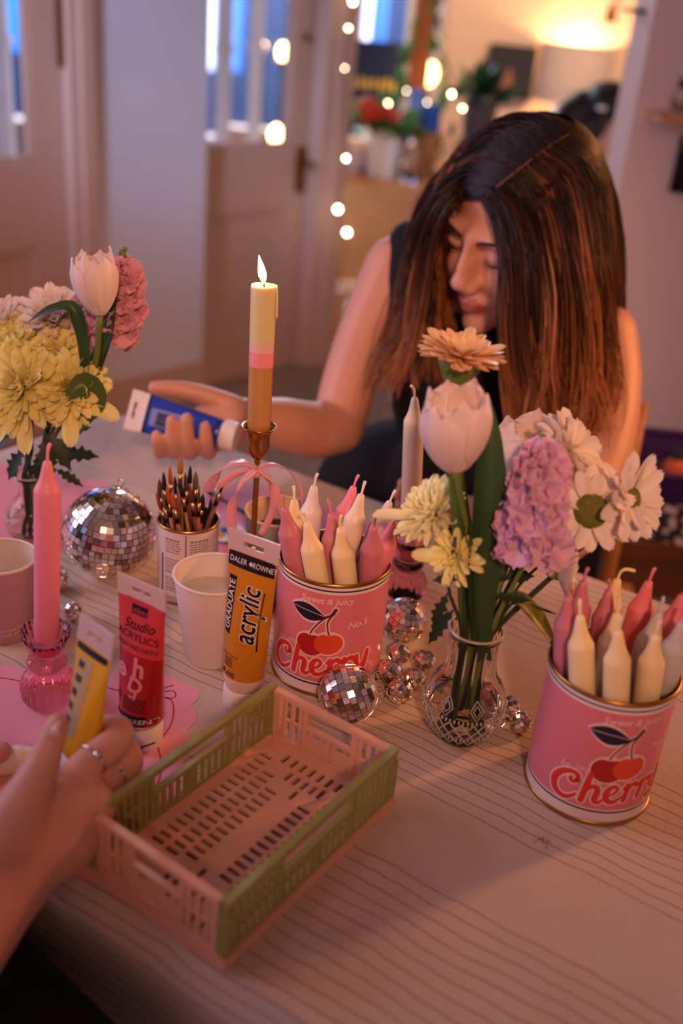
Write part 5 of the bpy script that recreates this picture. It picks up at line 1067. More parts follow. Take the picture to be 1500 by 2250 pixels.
# gerbera
gc = D(1012, 786, Yv + .045)
t = thing('gerbera', 'peach gerbera standing tallest in the centre bouquet', 'flower', gc); ax, e1, e2 = basis((.04, -.05, 1))
ms = [petal_mesh('petal', .036, .0105, MPG, .25, c_, .55, 1) for c_ in (.10, .02, -.06)]
for n, th, s in ((30, 84, 1.0), (26, 76, .95), (20, 64, .68), (16, 50, .45)):
    for i in range(n): k = s * RNG.uniform(.9, 1.06); inst('petal', ms[int(RNG.integers(3))], t, tmx(pdir(ax, math.radians(th + RNG.normal(0, 4)), 2 * PI * (i + RNG.uniform(-.2, .2)) / n, e1, e2, RNG.normal(0, .15)), ax * .002 * (1.2 - s), (k, k, k)))
b = MB(gc); b.lathe([(.0024, -.030), (.0045, -.028), (.010, -.018), (.0155, -.006), (.015, .000), (.008, .003), (.0005, .003)], gc, 30, lambda a, j: 1 + .08 * abs(math.cos(9 * a)), axis=ax); b.build('calyx', MSTM, t)
sc_me = leaf_mesh('sepal', .011, .0028, MSTM, -.1)
for r_, z_ in ((12, -.022), (16, -.014)):
    for i in range(r_): inst('sepal', sc_me, t, tmx(pdir(ax, math.radians(42), 2 * PI * i / r_, e1, e2), (e1 * math.cos(2 * PI * i / r_) + e2 * math.sin(2 * PI * i / r_)) * (.0075 if z_ < -.018 else .012) + ax * z_))
stem_to(t, gc, [gc - ax * .028, D(1012, 880, Yv + .04), D(1014, 1100, Yv + .03)] + st_(-.002, .012, .004, .012), .0022, .0026)
# yellow chrysanthemums
chrys('pale yellow chrysanthemum facing left beside the ivory candle in the centre bouquet', D(958, 1128, Yv + .006), (-.75, -.25, .6), .031, MPYP, [D(1000, 1200, Yv + .006)] + st_(-.012, 0, -.012, 0), seed=3, grp='centre chrysanthemums', droop=(((-.95, -.1, -.25), 1.35), ((-.8, -.5, -.5), 1.0)))
chrys('lower yellow chrysanthemum under the large tulip in the centre bouquet', D(1006, 1222, Yv - .016), (-.6, -.7, .25), .026, MPY, [D(1020, 1290, Yv - .012)] + st_(-.010, -.01, -.01, -.01), seed=4, grp='centre chrysanthemums', rings=((98, 12, 1.0), (80, 13, .95), (60, 12, .8), (40, 9, .6), (20, 5, .45)), droop=(((-.9, -.2, .1), 1.3),))
chrys('small yellow bloom between the tulip leaf and mauve stock', D(1105, 1085, Yv + .02), (-.1, -.5, .8), .020, MPYP, [D(1090, 1200, Yv + .01)] + st_(.0, .008, 0, .01), seed=5, grp='centre chrysanthemums', rings=((90, 10, 1.0), (66, 10, .9), (40, 8, .7)))
# white daisies
chrys('full white daisy bloom at upper right of the centre bouquet', D(1248, 990, Yv + .03), (.55, -.25, .7), .033, MPW, [D(1200, 1120, Yv + .02)] + st_(.010, .006, .012, .004), seed=6, rings=((104, 17, 1.0), (88, 16, 1.0), (70, 12, .8)), W=.36)
daisy('white daisy with a dark green centre facing the camera', D(1297, 1122, Yv - .005), (-.1, -.85, .3), .0355, [D(1250, 1230, Yv + .01)] + st_(.012, -.004, .012, 0), seed=7, grp='white daisies', back=4, disc=.40, n=14)
daisy('white daisy turned right at the far right of the bouquet', D(1380, 1096, Yv + .0), (.55, -.62, .42), .037, [D(1335, 1150, Yv + .01), D(1250, 1230, Yv + .012)] + st_(.013, .002, .012, .002), seed=8, grp='white daisies', back=0, disc=.24, n=16)
daisy('drooping small white daisy below the stock near the right can', D(1222, 1262, Yv + .0), (.85, -.25, .05), .027, [D(1190, 1240, Yv + .004), D(1130, 1300, Yv + .004)] + st_(.012, -.006, .008, -.006), seed=9, grp='white daisies', flat=58, back=6, disc=.18)
# mauve stock
stock('mauve stock spike in front of the right tulip in the centre bouquet', [D(1165, 1215, Yv - .02), D(1172, 1120, Yv - .025), D(1190, 1040, Yv - .02), D(1200, 968, Yv - .012)], .029, MST1, 34, [D(1130, 1280, Yv - .01)] + st_(.008, -.008, .006, -.008), 2)
# jagged leaves
tj = thing('leaf_sprig', 'dark jagged chrysanthemum leaves hanging around the vase neck', 'leaves', nk)
b = MB(nk); b.tube(spline([vc + V((-.012, -.006, .03)), nk + V((-.014, -.012, .006)), D(985, 1290, Yv - .02), D(1000, 1180, Yv - .02)], 16), .0014, 6); b.build('stem', MSTD, tj)
for (px, py, dy, d, L, W) in ((1000, 1335, -.022, (-.5, -.1, -.85), .042, .017), (985, 1300, -.018, (-.3, -.2, -.9), .035, .016), (1010, 1270, -.02, (-.7, -.3, .1), .022, .015), (1090, 1270, .0, (.9, -.1, .3), .03, .02), (1110, 1250, .0, (.5, -.1, .8), .025, .016), (1060, 1250, .01, (.3, .3, .9), .028, .016), (1085, 1310, -.01, (.9, -.3, .25), .028, .018)): jag_leaf(tj, nk, D(px, py, Yv + dy), d, -FWD + CU * .5, L, W)
b = MB(nk); b.tube(spline([nk + V((.012, -.004, 0)), D(1120, 1330, Yv - .004), D(1150, 1325, Yv - .004), D(1222, 1350, Yv - .006)], 12), [.0011] * 11 + [.0003], 6); b.build('twig', MSTD, tj)
# ---------------- left vase
vl = T(74, 1183); t = thing('round_glass_vase', 'round clear glass bud vase behind the tall pink candle', 'vase', vl); Yl = vl.y
pl_ = [(.0005, 0), (.014, 0), (.017, .003), (.023, .012), (.0255, .024), (.024, .036), (.018, .046), (.012, .052), (.0105, .060), (.0115, .072), (.0155, .078), (.0150, .0785), (.0103, .072), (.0093, .060), (.0108, .051), (.0165, .045), (.0225, .0355), (.024, .024), (.0215, .013), (.0155, .005), (.0005, .005)]
pl_ = [(r * 1.15, z) for r, z in pl_]
b = MB(vl); b.lathe(pl_, vl, 56); b.build('glass_body', MVG, t)
b = MB(vl); b.lathe([(.0176 + .0012 * math.cos(q * PI / 5), .0785 + .0012 * math.sin(q * PI / 5)) for q in range(11)], vl, 40); b.build('rim', MVR, t)
b = MB(vl); b.lathe([(.0005, .0055), (.0172, .0055), (.0242, .0135), (.0270, .024), (.0262, .030), (.0005, .030)], vl, 40); b.build('water', MWAT, t)
nl = vl + V((0, 0, .075))
def sl(dx, dy, bx=0, by=0): return [nl + V((dx, dy, 0)), vl + V((dx * .4, dy * .4, .055)), vl + V((bx, by, .012))]
tL = D(219, 690, Yl - .02)
t3 = tulip('white tulip with pointed tip at the top of the left bouquet', tL, (-.10, 0, 1), .058, .0225, [D(212, 790, Yl - .02), D(180, 900, Yl - .015), D(130, 990, Yl - .008)] + sl(.006, -.002, .006, 0), 2.2)
blade(t3, tL, [D(160, 960, Yl - .012), D(200, 850, Yl - .018), D(240, 740, Yl - .012), D(258, 625, Yl - .008)], -FWD - CR * .6, [.006, .014, .020, .020, .012, .001], MTLD, fold=.3)
blade(t3, tL, [D(150, 960, Yl - .022), D(190, 830, Yl - .03), D(188, 740, Yl - .03), D(160, 680, Yl - .032), D(110, 685, Yl - .034), D(62, 708, Yl - .034)], [-FWD - CR * .8, CU - FWD], [.006, .014, .016, .015, .013, .011, .001], MTLD, fold=.3)
blade(t3, tL, [D(140, 980, Yl - .03), D(180, 920, Yl - .038), D(205, 880, Yl - .04), D(190, 845, Yl - .046), D(160, 862, Yl - .052), D(150, 882, Yl - .054)], [-FWD + CR * .4, -FWD], [.006, .016, .024, .026, .022, .012, .002], MTL, fold=.2)
stock('pink stock spike behind the left tulip', [D(245, 735, Yl + .01), D(268, 680, Yl + .012), D(278, 620, Yl + .012), D(270, 556, Yl + .012)], .021, MST2, 26, [D(200, 850, Yl), D(140, 980, Yl)] + sl(.008, .004, .006, .004), 4)
stock('lilac stock spike half hidden between the white blooms and the left tulip', [D(185, 745, Yl + .02), D(190, 690, Yl + .02), D(215, 620, Yl + .022)], .016, MST1, 16, [D(150, 900, Yl + .01)] + sl(.002, .006, 0, .006), 5, bud=False)
FULL = ((112, 16, 1.0), (96, 20, 1.0), (80, 20, .96), (64, 20, .88), (48, 18, .78), (33, 14, .62), (18, 9, .48))
chrys('yellow chrysanthemum at the front left of the left bouquet', D(52, 850, Yl - .035), (-.15, -.8, .45), .050, MPY, [D(70, 960, Yl - .015)] + sl(-.006, -.006, -.006, -.006), FULL, .25, 'left yellow chrysanthemums', 11, (((.2, -.4, -1), 1.1), ((-.4, -.3, -1), 1.05)))
chrys('yellow chrysanthemum right of centre beside the folded leaf', D(152, 850, Yl - .03), (.35, -.75, .45), .042, MPY, [D(110, 960, Yl - .012)] + sl(.0, -.008, 0, -.008), FULL, .27, 'left yellow chrysanthemums', 12, (((.9, -.2, -.5), 1.2), ((.1, -.5, -1), 1.2)))
chrys('yellow chrysanthemum at the upper left behind the front ones', D(35, 768, Yl - .005), (-.3, -.5, .8), .040, MPY, [D(60, 930, Yl)] + sl(-.006, .004, -.004, .004), FULL, .27, 'left yellow chrysanthemums', 13)
chrys('yellow chrysanthemum in the middle below the white bloom', D(130, 775, Yl - .01), (.2, -.6, .8), .032, MPY, [D(110, 930, Yl)] + sl(.003, .003, .003, .003), FULL, .27, 'left yellow chrysanthemums', 14)
chrys('large white chrysanthemum at the back of the left bouquet', D(120, 705, Yl + .015), (.1, -.45, .85), .040, MPW, [D(110, 900, Yl + .01)] + sl(.003, .008, .003, .006), FULL, .3, 'left white chrysanthemums', 15)
chrys('white chrysanthemum at the left frame edge', D(8, 715, Yl + .015), (-.2, -.45, .85), .034, MPW, [D(60, 920, Yl + .008)] + sl(-.003, .008, -.003, .006), FULL, .3, 'left white chrysanthemums', 16)
tj = thing('leaf_sprig', 'dark jagged leaves around the neck of the left vase', 'leaves', nl)
b = MB(nl); b.tube(spline([vl + V((-.004, -.004, .02)), nl + V((-.004, -.006, 0)), D(70, 990, Yl - .02), D(60, 930, Yl - .03)], 14), .0018, 6); b.build('stem', MSTD, tj)
for (px, py, dy, d, L, W) in ((125, 1000, -.02, (.85, -.2, .25), .045, .026), (120, 1030, -.024, (.8, -.3, -.2), .035, .016), (60, 980, -.03, (-.5, -.2, -.7), .045, .028), (95, 960, -.03, (.2, -.4, -.8), .045, .03), (140, 960, -.01, (.7, .2, .4), .03, .014), (30, 950, -.02, (-.6, -.3, -.4), .04, .025), (80, 1000, -.03, (.1, -.3, -1), .03, .02), (170, 830, .0, (.9, .2, .05), .034, .006), (100, 940, -.02, (.5, -.3, -.6), .05, .03)): jag_leaf(tj, nl, D(px, py, Yl + dy), d, -FWD + CU * .5, L, W)
# ================================================================== PEOPLE
def skinmat(name, col): return mat(name, col, .48, var=.05, scale=25, sss=.25, bump=.06, bscale=300)
MSK = skinmat('skin', 'd0987e'); MLIP = mat('lips', 'b0604f', .4, sss=.2); MBROW = mat('brow_hair', '2a1812', .6); MSK2 = skinmat('skin_near', 'cf9580')
MTOP = mat('black_top', '060608', .85, var=.15, scale=60, bump=.2, bscale=250)
def fuse(mb, voxel, it=4, fac=.5):
    me = mb.mesh('tmp', MSK); o = bpy.data.objects.new('tmp', me); COL.objects.link(o)
    r = o.modifiers.new('r', 'REMESH'); r.mode = 'VOXEL'; r.voxel_size = voxel; r.use_smooth_shade = True
    if it: s = o.modifiers.new('s', 'SMOOTH'); s.factor = fac; s.iterations = it
    dg = bpy.context.evaluated_depsgraph_get(); out = bpy.data.meshes.new_from_object(o.evaluated_get(dg))
    bpy.data.objects.remove(o); bpy.data.meshes.remove(me); out.materials.clear(); return out
def limb(mb, pts, rad, n=16, k=None, flat=None):
    """tapered limb with rounded ends along a smooth path"""
    k = k or (len(pts) - 1) * 6 + 1; P = spline(pts, k); R_ = lerpl(rad, k); mb.tube(P, R_, n, flat=flat)
    mb.ball(P[0], R_[0], n); mb.ball(P[-1], R_[-1], n)
def link_mesh(name, me, mats_, parent):
    for q in (mats_ if isinstance(mats_, list) else [mats_]): me.materials.append(q)
    me.polygons.foreach_set('use_smooth', [True] * len(me.polygons)); o = bpy.data.objects.new(name, me); COL.objects.link(o); o.parent = parent; return o
# ---- head from blended ellipsoids (x her left, y back, z up)
HEL = [((0, .015, .035), (.073, .092, .085), .02), ((0, -.03, -.03), (.057, .05, .078), .02), ((0, -.028, -.078), (.046, .046, .034), .02), ((0, -.068, -.106), (.019, .016, .014), .014),
       ((.034, -.056, -.036), (.026, .024, .026), .014), ((-.034, -.056, -.036), (.026, .024, .026), .014), ((.027, -.078, .019), (.026, .009, .007), .010), ((-.027, -.078, .019), (.026, .009, .007), .010),
       ((0, -.086, -.006), (.0085, .011, .026), .010), ((0, -.094, -.022), (.009, .012, .018), .008), ((0, -.1005, -.0345), (.0118, .0115, .0098), .008), ((.0115, -.093, -.041), (.008, .010, .007), .005), ((-.0115, -.093, -.041), (.008, .010, .007), .005),
       ((0, -.0795, -.0665), (.020, .013, .0048), .005), ((0, -.0785, -.0765), (.016, .013, .0056), .005)]
EYE = [((.0315, -.0715, .0), (.0145, .0125, .0115)), ((-.0315, -.0715, .0), (.0145, .0125, .0115))]
def head_mesh(nu=120, nv=96):
    a = np.linspace(0, 2 * np.pi, nu, endpoint=False); bq = np.linspace(.004, np.pi - .004, nv)
    A, B = np.meshgrid(a, bq); d = np.stack([np.sin(B) * np.cos(A), np.sin(B) * np.sin(A), -np.cos(B)], -1).reshape(-1, 3)
    o = np.array([0, -.01, -.015])
    def el(p, c, r): q = (p - np.array(c)) / np.array(r); L_ = np.linalg.norm(q, axis=-1); return (L_ - 1) * min(r)
    def sdf(p):
        s = el(p, HEL[0][0], HEL[0][1])
        for c, r, k in HEL[1:]:
            e = el(p, c, r); h = np.clip(.5 + .5 * (s - e) / k, 0, 1); s = s * (1 - h) + e * h - k * h * (1 - h)
        for sx in (1, -1):
            e = -el(p, (sx * .031, -.089, .001), (.017, .011, .0095)); k = .008; h = np.clip(.5 - .5 * (s - e) / k, 0, 1); s = s * (1 - h) + e * h + k * h * (1 - h)
        for c, r in EYE:
            e = el(p, c, r); k = .003; h = np.clip(.5 + .5 * (s - e) / k, 0, 1); s = s * (1 - h) + e * h - k * h * (1 - h)
        return s
    t = np.full(len(d), .2); act = np.ones(len(d), bool)
    for i in range(160):
        s = sdf(o + d * t[:, None]); t = np.where(act, t - np.maximum(s * .55, .0003), t); act &= s > .0002
    P = o + d * t[:, None]; F = [(j * nu + i, j * nu + (i + 1) % nu, (j + 1) * nu + (i + 1) % nu, (j + 1) * nu + i) for j in range(nv - 1) for i in range(nu)]
    return P, F
HP, HF = head_mesh()
class Head:
    def __init__(s, c, X, F, U, sc=1.0): s.c = V(c); s.R = MX((X, -F, U)).transposed(); s.sc = sc; s.i = s.R.transposed()
    def w(s, p): return s.c + s.R @ (V(p) * s.sc)
    def loc(s, p): return (s.i @ (V(p) - s.c)) / s.sc
    def add(s, mb): mb.add([s.w(p) for p in HP], HF)
def camv(a): return CR * a[0] + CU * a[1] - FWD * a[2]
hx, hf, hu = [camv(V(q)).normalized() for q in ((.6697, -.5027, .5466), (-.7413, -.4965, .4517), (-.0443, .7077, .7051))]
YH = 1.30; hc = D(1141, 493, YH); HD = Head(hc, hx, hf, hu, 1.04)
wn = D(1120, 1090, 1.36); per = thing('person', 'person in a black sleeveless top with long dark auburn hair holding a blue tube', 'person', (wn.x, wn.y, 0)); po = (wn.x, wn.y, 0)
bm_ = MB(po); HD.add(bm_)
nb = D(1112, 640, 1.40)
limb(bm_, [HD.w((0, .03, -.05)), HD.w((0, .035, -.11)), nb, nb + V((0, .02, -.08))], [.052, .050, .055, .06])
shR, shL = D(872, 592, 1.41), D(1322, 742, 1.31)
for c_, r_ in ((D(1105, 735, 1.41), (.15, .075, .10)), (D(1085, 880, 1.39), (.135, .082, .12)), (D(1065, 1080, 1.37), (.13, .085, .14)), (V((.12, 1.45, .60)), (.155, .11, .12))): bm_.ball(c_, r_, 28)
limb(bm_, [nb + V((-.02, .01, -.03)), D(960, 570, 1.42), shR], [.05, .045, .045]); limb(bm_, [nb + V((.03, .0, -.04)), D(1260, 690, 1.36), shL], [.05, .045, .045])
# right arm (image left) reaching over the table
elR, wrR = D(742, 938, 1.285), D(556, 916, 1.165)
limb(bm_, [shR, D(812, 720, 1.37), D(768, 840, 1.325), elR], [.046, .0405, .038, .0355], 18)
limb(bm_, [elR, D(690, 945, 1.25), D(620, 930, 1.20), wrR], [.0365, .0375, .033, .0245], 18)
# her right hand behind and under the blue tube
limb(bm_, [wrR, D(505, 925, 1.158), D(455, 935, 1.155)], [.024, .028, .026], 14, flat=None); limb(bm_, [D(500, 950, 1.155), D(430, 950, 1.152), D(385, 945, 1.152)], [.024, .022, .016], 14)
for i, (x, ty, r_) in enumerate(((456, 938, .0088), (416, 920, .0092), (383, 924, .0088), (350, 955, .0078))): limb(bm_, [D(x + 12, 952, 1.152), D(x + 6, 985, 1.142), D(x, 994, 1.112), D(x - 4, 968, 1.092), D(x - 6, ty, 1.091)], [r_ * 1.12, r_ * 1.1, r_ * 1.05, r_, r_ * .82], 12)
limb(bm_, [D(535, 912, 1.16), D(480, 880, 1.158), D(405, 858, 1.152), D(340, 852, 1.148)], [.020, .0135, .0115, .0085], 12)
# left arm (image right) resting on the table
elL, wrL = D(1242, 1172, 1.085), D(1010, 1128, 1.13)
limb(bm_, [shL, D(1338, 860, 1.255), D(1314, 1010, 1.18), elL], [.046, .0405, .039, .034], 18); limb(bm_, [elL, D(1180, 1165, 1.105), D(1090, 1145, 1.12), wrL], [.035, .035, .030, .023], 16)
limb(bm_, [wrL, D(965, 1115, 1.13), D(930, 1105, 1.13)], [.022, .026, .022], 12)
for i, (y0, x1, y1) in enumerate(((1085, 884, 1062), (1100, 874, 1085), (1115, 878, 1108), (1128, 892, 1128))): limb(bm_, [D(935, y0, 1.128), D(905, (y0 + y1) / 2 - 6, 1.118), D(x1, y1, 1.105)], [.0095, .009, .007], 10)
limb(bm_, [D(975, 1090, 1.122), D(940, 1072, 1.108), D(912, 1070, 1.098)], [.012, .0095, .0075], 10)
me = fuse(bm_, .0026, 3)
o = link_mesh('body', me, [MSK, MLIP], per)
for p in me.polygons:
    q = HD.loc(V(p.center) + V(po))
    if abs(q.x) < .024 and -.0835 < q.z < -.0605 and q.y < -.076 and (abs(q.x) / .024) ** 2 + ((q.z + .072) / .0115) ** 2 < 1: p.material_index = 1
# brows, lashes
for sx in (1, -1):
    b = MB(po); P = [HD.w((sx * x, y, z)) for x, y, z in ((.012, -.089, .0165), (.022, -.0895, .0205), (.034, -.085, .022), (.046, -.073, .017))]; b.tube(spline(P, 12), lerpl([.0016, .0024, .002, .0006], 12), 6); b.build('eyebrow', MBROW, per)
    b = MB(po); P = [HD.w((sx * x, y, z)) for x, y, z in ((.0185, -.0815, -.0045), (.025, -.0845, -.0068), (.0325, -.0848, -.0072), (.041, -.081, -.0052), (.046, -.0765, -.002))]; b.tube(spline(P, 12), lerpl([.0006, .0012, .0014, .0013, .0007], 12), 6); b.build('eyelashes', MBROW, per)
# black sleeveless top
b = MB(po)
for c_, r_ in ((D(1103, 752, 1.41), (.158, .088, .088)), (D(1085, 880, 1.388), (.147, .098, .13)), (D(1062, 1080, 1.37), (.142, .102, .145)), (V((.12, 1.45, .62)), (.168, .12, .13))): b.ball(c_, r_, 32)
limb(b, [D(930, 740, 1.345), D(905, 640, 1.365), D(900, 560, 1.395), D(905, 530, 1.42), D(925, 560, 1.465), D(960, 700, 1.48)], [.034, .034, .032, .03, .03, .04], 14); limb(b, [D(1290, 800, 1.30), D(1300, 720, 1.31), D(1310, 690, 1.345), D(1290, 720, 1.42), D(1260, 800, 1.45)], [.034, .034, .034, .03, .04], 14)
link_mesh('sleeveless_top', fuse(b, .005, 3), MTOP, per)
# legs in dark trousers under the table
b = MB(po)
for s in (-1, 1): limb(b, [V((.12 + s * .09, 1.45, .52)), V((.06 + s * .10, 1.12, .52)), V((.03 + s * .1, 1.03, .49)), V((.05 + s * .1, 1.07, .25)), V((.05 + s * .1, 1.1, .07)), V((.04 + s * .1, 1.0, .04))], [.085, .07, .062, .05, .042, .035], 14)
link_mesh('trousers', fuse(b, .008, 3), mat('navy_trousers', '0a0b14', .8, var=.15), per)
# ---- hair
MH = bpy.data.materials.new('auburn_hair'); MH.use_nodes = True; N = MH.node_tree.nodes; L = MH.node_tree.links; pb_ = N['Principled BSDF']
at_ = N.new('ShaderNodeAttribute'); at_.attribute_name = 'tipness'; rp = N.new('ShaderNodeValToRGB'); rp.color_ramp.elements[0].color = (.008, .005, .004, 1); rp.color_ramp.elements[0].position = .12; rp.color_ramp.elements[1].color = (.46, .165, .052, 1); rp.color_ramp.elements[1].position = .95; e_ = rp.color_ramp.elements.new(.55); e_.color = (.075, .027, .011, 1)  # auburn ends; tip brightness also raised to imitate side-light highlights
L.new(at_.outputs['Fac'], rp.inputs[0]); L.new(rp.outputs[0], pb_.inputs['Base Color']); pb_.inputs['Roughness'].default_value = .42; pb_.inputs['Specular IOR Level'].default_value = .25
SKC, SKR = HD.w((0, .015, .035)), (.076 * 1.06, .0957 * 1.05, .0884 * 1.03)
def hp(x, y, Y=None):
    if Y is not None: return D(x, y, Y)
    d = HD.i @ ray(x, y); o_ = HD.i @ (CAMP - SKC); d = V([d[k] / SKR[k] for k in range(3)]); o_ = V([o_[k] / SKR[k] for k in range(3)])
    a, b_, c_ = d.dot(d), o_.dot(d), o_.dot(o_) - 1; di = b_ * b_ - a * c_; tt = (-b_ - math.sqrt(max(0, di))) / a; return CAMP + ray(x, y) * tt
def hair_mesh(sets, po, seed=1, rad=.0009):
    rg = np.random.default_rng(seed); verts = []; faces = []; tips = []
    for guides, n, jit, tint in sets:
        K = 20; G = np.array([[tuple(p) for p in spline([hp(*q) for q in g], K)] for g in guides])
        for s in range(n):
            u = rg.random() * (len(G) - 1); i = min(int(u), len(G) - 2); f = u - i; P = G[i] * (1 - f) + G[i + 1] * f
            t = np.linspace(0, 1, K)[:, None]; cl = math.floor(u * 9) ; cg = np.random.default_rng(int(cl) + seed * 100)
            P = P + rg.normal(0, jit, 3) * (.25 + t) + cg.normal(0, jit * 1.6, 3) * t * t + np.sin(t * (5 + 3 * cg.random()) + cg.random() * 6 + rg.normal(0, .25)) * cg.normal(0, .012, 3) * t + np.sin(t * 17 + rg.random() * 6) * rg.normal(0, .0010, 3)
            q_ = (P - np.array(SKC)) @ np.array(HD.R) / np.array(SKR); nq = np.linalg.norm(q_, axis=1, keepdims=True); lim = .985 + .03 * rg.random(); q_ = np.where(nq < lim, q_ * lim / np.maximum(nq, .05), q_); P = (q_ * np.array(SKR)) @ np.array(HD.R).T + np.array(SKC)
            k = max(8, int(K * (1 - .38 * rg.random() ** 1.6))); P = P[:k]; r0 = rad * rg.uniform(.7, 1.4); hue = rg.normal(0, .10) + tint + cg.normal(0, .12)
            b0 = len(verts)
            for q in range(k):
                tg = P[min(q + 1, k - 1)] - P[max(q - 1, 0)]; tg = tg / (np.linalg.norm(tg) + 1e-9); sx_ = np.cross(tg, (.3, -.9, .2)); sx_ /= np.linalg.norm(sx_) + 1e-9; sy = np.cross(tg, sx_); r = r0 * (1 - .75 * (q / k) ** 3)
                for a in range(3): verts.append(P[q] + r * (math.cos(a * 2.094) * sx_ + math.sin(a * 2.094) * sy)); tips.append(q / K + hue)
            for q in range(k - 1):
                for a in range(3): faces.append((b0 + q * 3 + a, b0 + q * 3 + (a + 1) % 3, b0 + q * 3 + 3 + (a + 1) % 3, b0 + q * 3 + 3 + a))
    me = bpy.data.meshes.new('hair'); me.from_pydata([tuple(np.array(v_) - np.array(po)) for v_ in verts], [], faces); a = me.attributes.new('tipness', 'FLOAT', 'POINT'); a.data.foreach_set('value', np.clip(tips, 0, 1)); return me
RG = [[(1062, 440), (1085, 490, 1.205), (1098, 590, 1.195), (1096, 700, 1.195), (1108, 830, 1.19), (1140, 930, 1.18), (1165, 1010, 1.17)], [(1085, 418), (1125, 480, 1.195), (1150, 600, 1.178), (1155, 740, 1.175), (1165, 870, 1.17), (1180, 990, 1.165), (1195, 1060, 1.16)], [(1120, 390), (1180, 470), (1210, 600, 1.178), (1215, 740, 1.175), (1220, 880, 1.17), (1225, 1000, 1.165), (1228, 1075, 1.16)],
      [(1170, 350), (1240, 430), (1268, 580, 1.195), (1275, 740, 1.19), (1280, 880, 1.185), (1278, 1000, 1.175), (1270, 1085, 1.17)], [(1215, 318), (1290, 400, 1.245), (1315, 560, 1.235), (1322, 720, 1.22), (1322, 860, 1.21), (1312, 980, 1.2), (1300, 1060, 1.19)], [(1248, 300, 1.27), (1320, 375, 1.29), (1345, 520, 1.29), (1348, 680, 1.28), (1345, 820, 1.265), (1335, 950, 1.25), (1322, 1040, 1.24)], [(1250, 290, 1.31), (1325, 370, 1.34), (1350, 520, 1.36), (1352, 680, 1.36), (1350, 800, 1.34), (1340, 900, 1.33), (1330, 980, 1.32)]]
LG = [[(1060, 438), (1020, 432), (985, 458, 1.222), (964, 530, 1.262), (952, 620, 1.285), (930, 720, 1.27), (895, 800, 1.25), (872, 860, 1.24)], [(1085, 416), (1020, 400), (962, 450, 1.245), (925, 540, 1.27), (905, 640, 1.28), (890, 740, 1.27), (872, 820, 1.255), (858, 885, 1.24)], [(1120, 388), (1040, 360), (965, 420, 1.265), (918, 510, 1.29), (895, 610, 1.30), (875, 710, 1.285), (862, 800, 1.27), (848, 870, 1.26)], [(1170, 348), (1080, 310), (990, 380, 1.29), (935, 470, 1.32), (910, 570, 1.33), (900, 680, 1.31), (900, 780, 1.29), (890, 860, 1.27)], [(1215, 316), (1130, 270), (1040, 320, 1.31), (970, 410, 1.34), (940, 520, 1.345), (945, 640, 1.33), (960, 760, 1.30), (975, 860, 1.28)], [(1248, 298, 1.28), (1180, 256, 1.29), (1090, 280, 1.31), (1010, 370, 1.36), (975, 500, 1.38), (985, 640, 1.37), (1010, 760, 1.335), (1030, 850, 1.31)]]
TG = [[(1060, 436), (1000, 428), (968, 470, 1.235), (956, 560, 1.27), (975, 700, 1.29), (1000, 770, 1.28)], [(1150, 360), (1085, 300), (1020, 330), (975, 410, 1.27), (955, 500, 1.31), (940, 600, 1.32)], [(1240, 304), (1190, 254, 1.275), (1110, 262, 1.285), (1030, 320, 1.30), (980, 400, 1.33), (960, 500, 1.35)]]
BG = [[(1248, 296, 1.29), (1290, 310, 1.32), (1320, 380, 1.36), (1335, 500, 1.40), (1330, 650, 1.41), (1310, 800, 1.40)], [(1230, 280, 1.31), (1250, 300, 1.38), (1260, 400, 1.42), (1240, 550, 1.44), (1200, 700, 1.43), (1180, 800, 1.42)], [(1180, 256, 1.31), (1120, 280, 1.38), (1080, 400, 1.42), (1060, 550, 1.44), (1050, 700, 1.43), (1050, 800, 1.40)]]
SG = [[(1110, 395), (1160, 470), (1195, 640, 1.17), (1195, 800, 1.16), (1190, 900, 1.155), (1205, 1000, 1.15)], [(1180, 340), (1250, 430), (1285, 620, 1.18), (1290, 780, 1.175), (1285, 900, 1.165), (1255, 1020, 1.15)], [(1225, 312), (1300, 390, 1.23), (1330, 560, 1.22), (1335, 760, 1.21), (1318, 900, 1.19), (1300, 1000, 1.18)]]
me = hair_mesh([(RG, 1900, .0045, .05), (LG, 1400, .0038, -.03), (TG, 600, .003, -.02), (BG, 700, .005, 0), (SG, 420, .006, .22)], po, 1, .00095); o = link_mesh('hair', me, MH, per)
b = MB(po); pl2 = [hp(*q) for q in ((1061, 440), (1085, 417), (1120, 389), (1170, 349), (1215, 317), (1246, 298))]; pl2 = [SKC + (p - SKC) * 1.02 for p in spline(pl2, 24)]; b.ribbon(pl2, [(p - SKC) for p in pl2], lerpl([.002, .0028, .0024, .001], 24), .0004); b.build('parting_line', mat('scalp_skin', '6f4030', .7, var=.1), per)
# dense underlayer hugging the scalp
b = MB(po)
def cap_pt(u, v):
    a = 2 * PI * u; bq = PI * (.02 + .72 * v); return None
P = []; nu, nv = 48, 22
def scalp(u, v, k=.995): 
    a = 2 * PI * u; th = v * PI * .70; return HD.w(V((0, .015, .035)) + V((.073 * k * math.sin(th) * math.cos(a), .092 * k * math.sin(th) * math.sin(a) , .085 * k * math.cos(th))))
b.grid(lambda u, v: scalp(u, v * (1.0 if math.sin(2 * PI * u) > -.35 else .60 + .40 * max(0, (math.sin(2 * PI * u) + .95) / .6) ** 1)), nu, nv, cu=True); o = b.build('scalp_hair', mat('scalp_hair', '150c0a', .6, var=.3, scale=120), per)
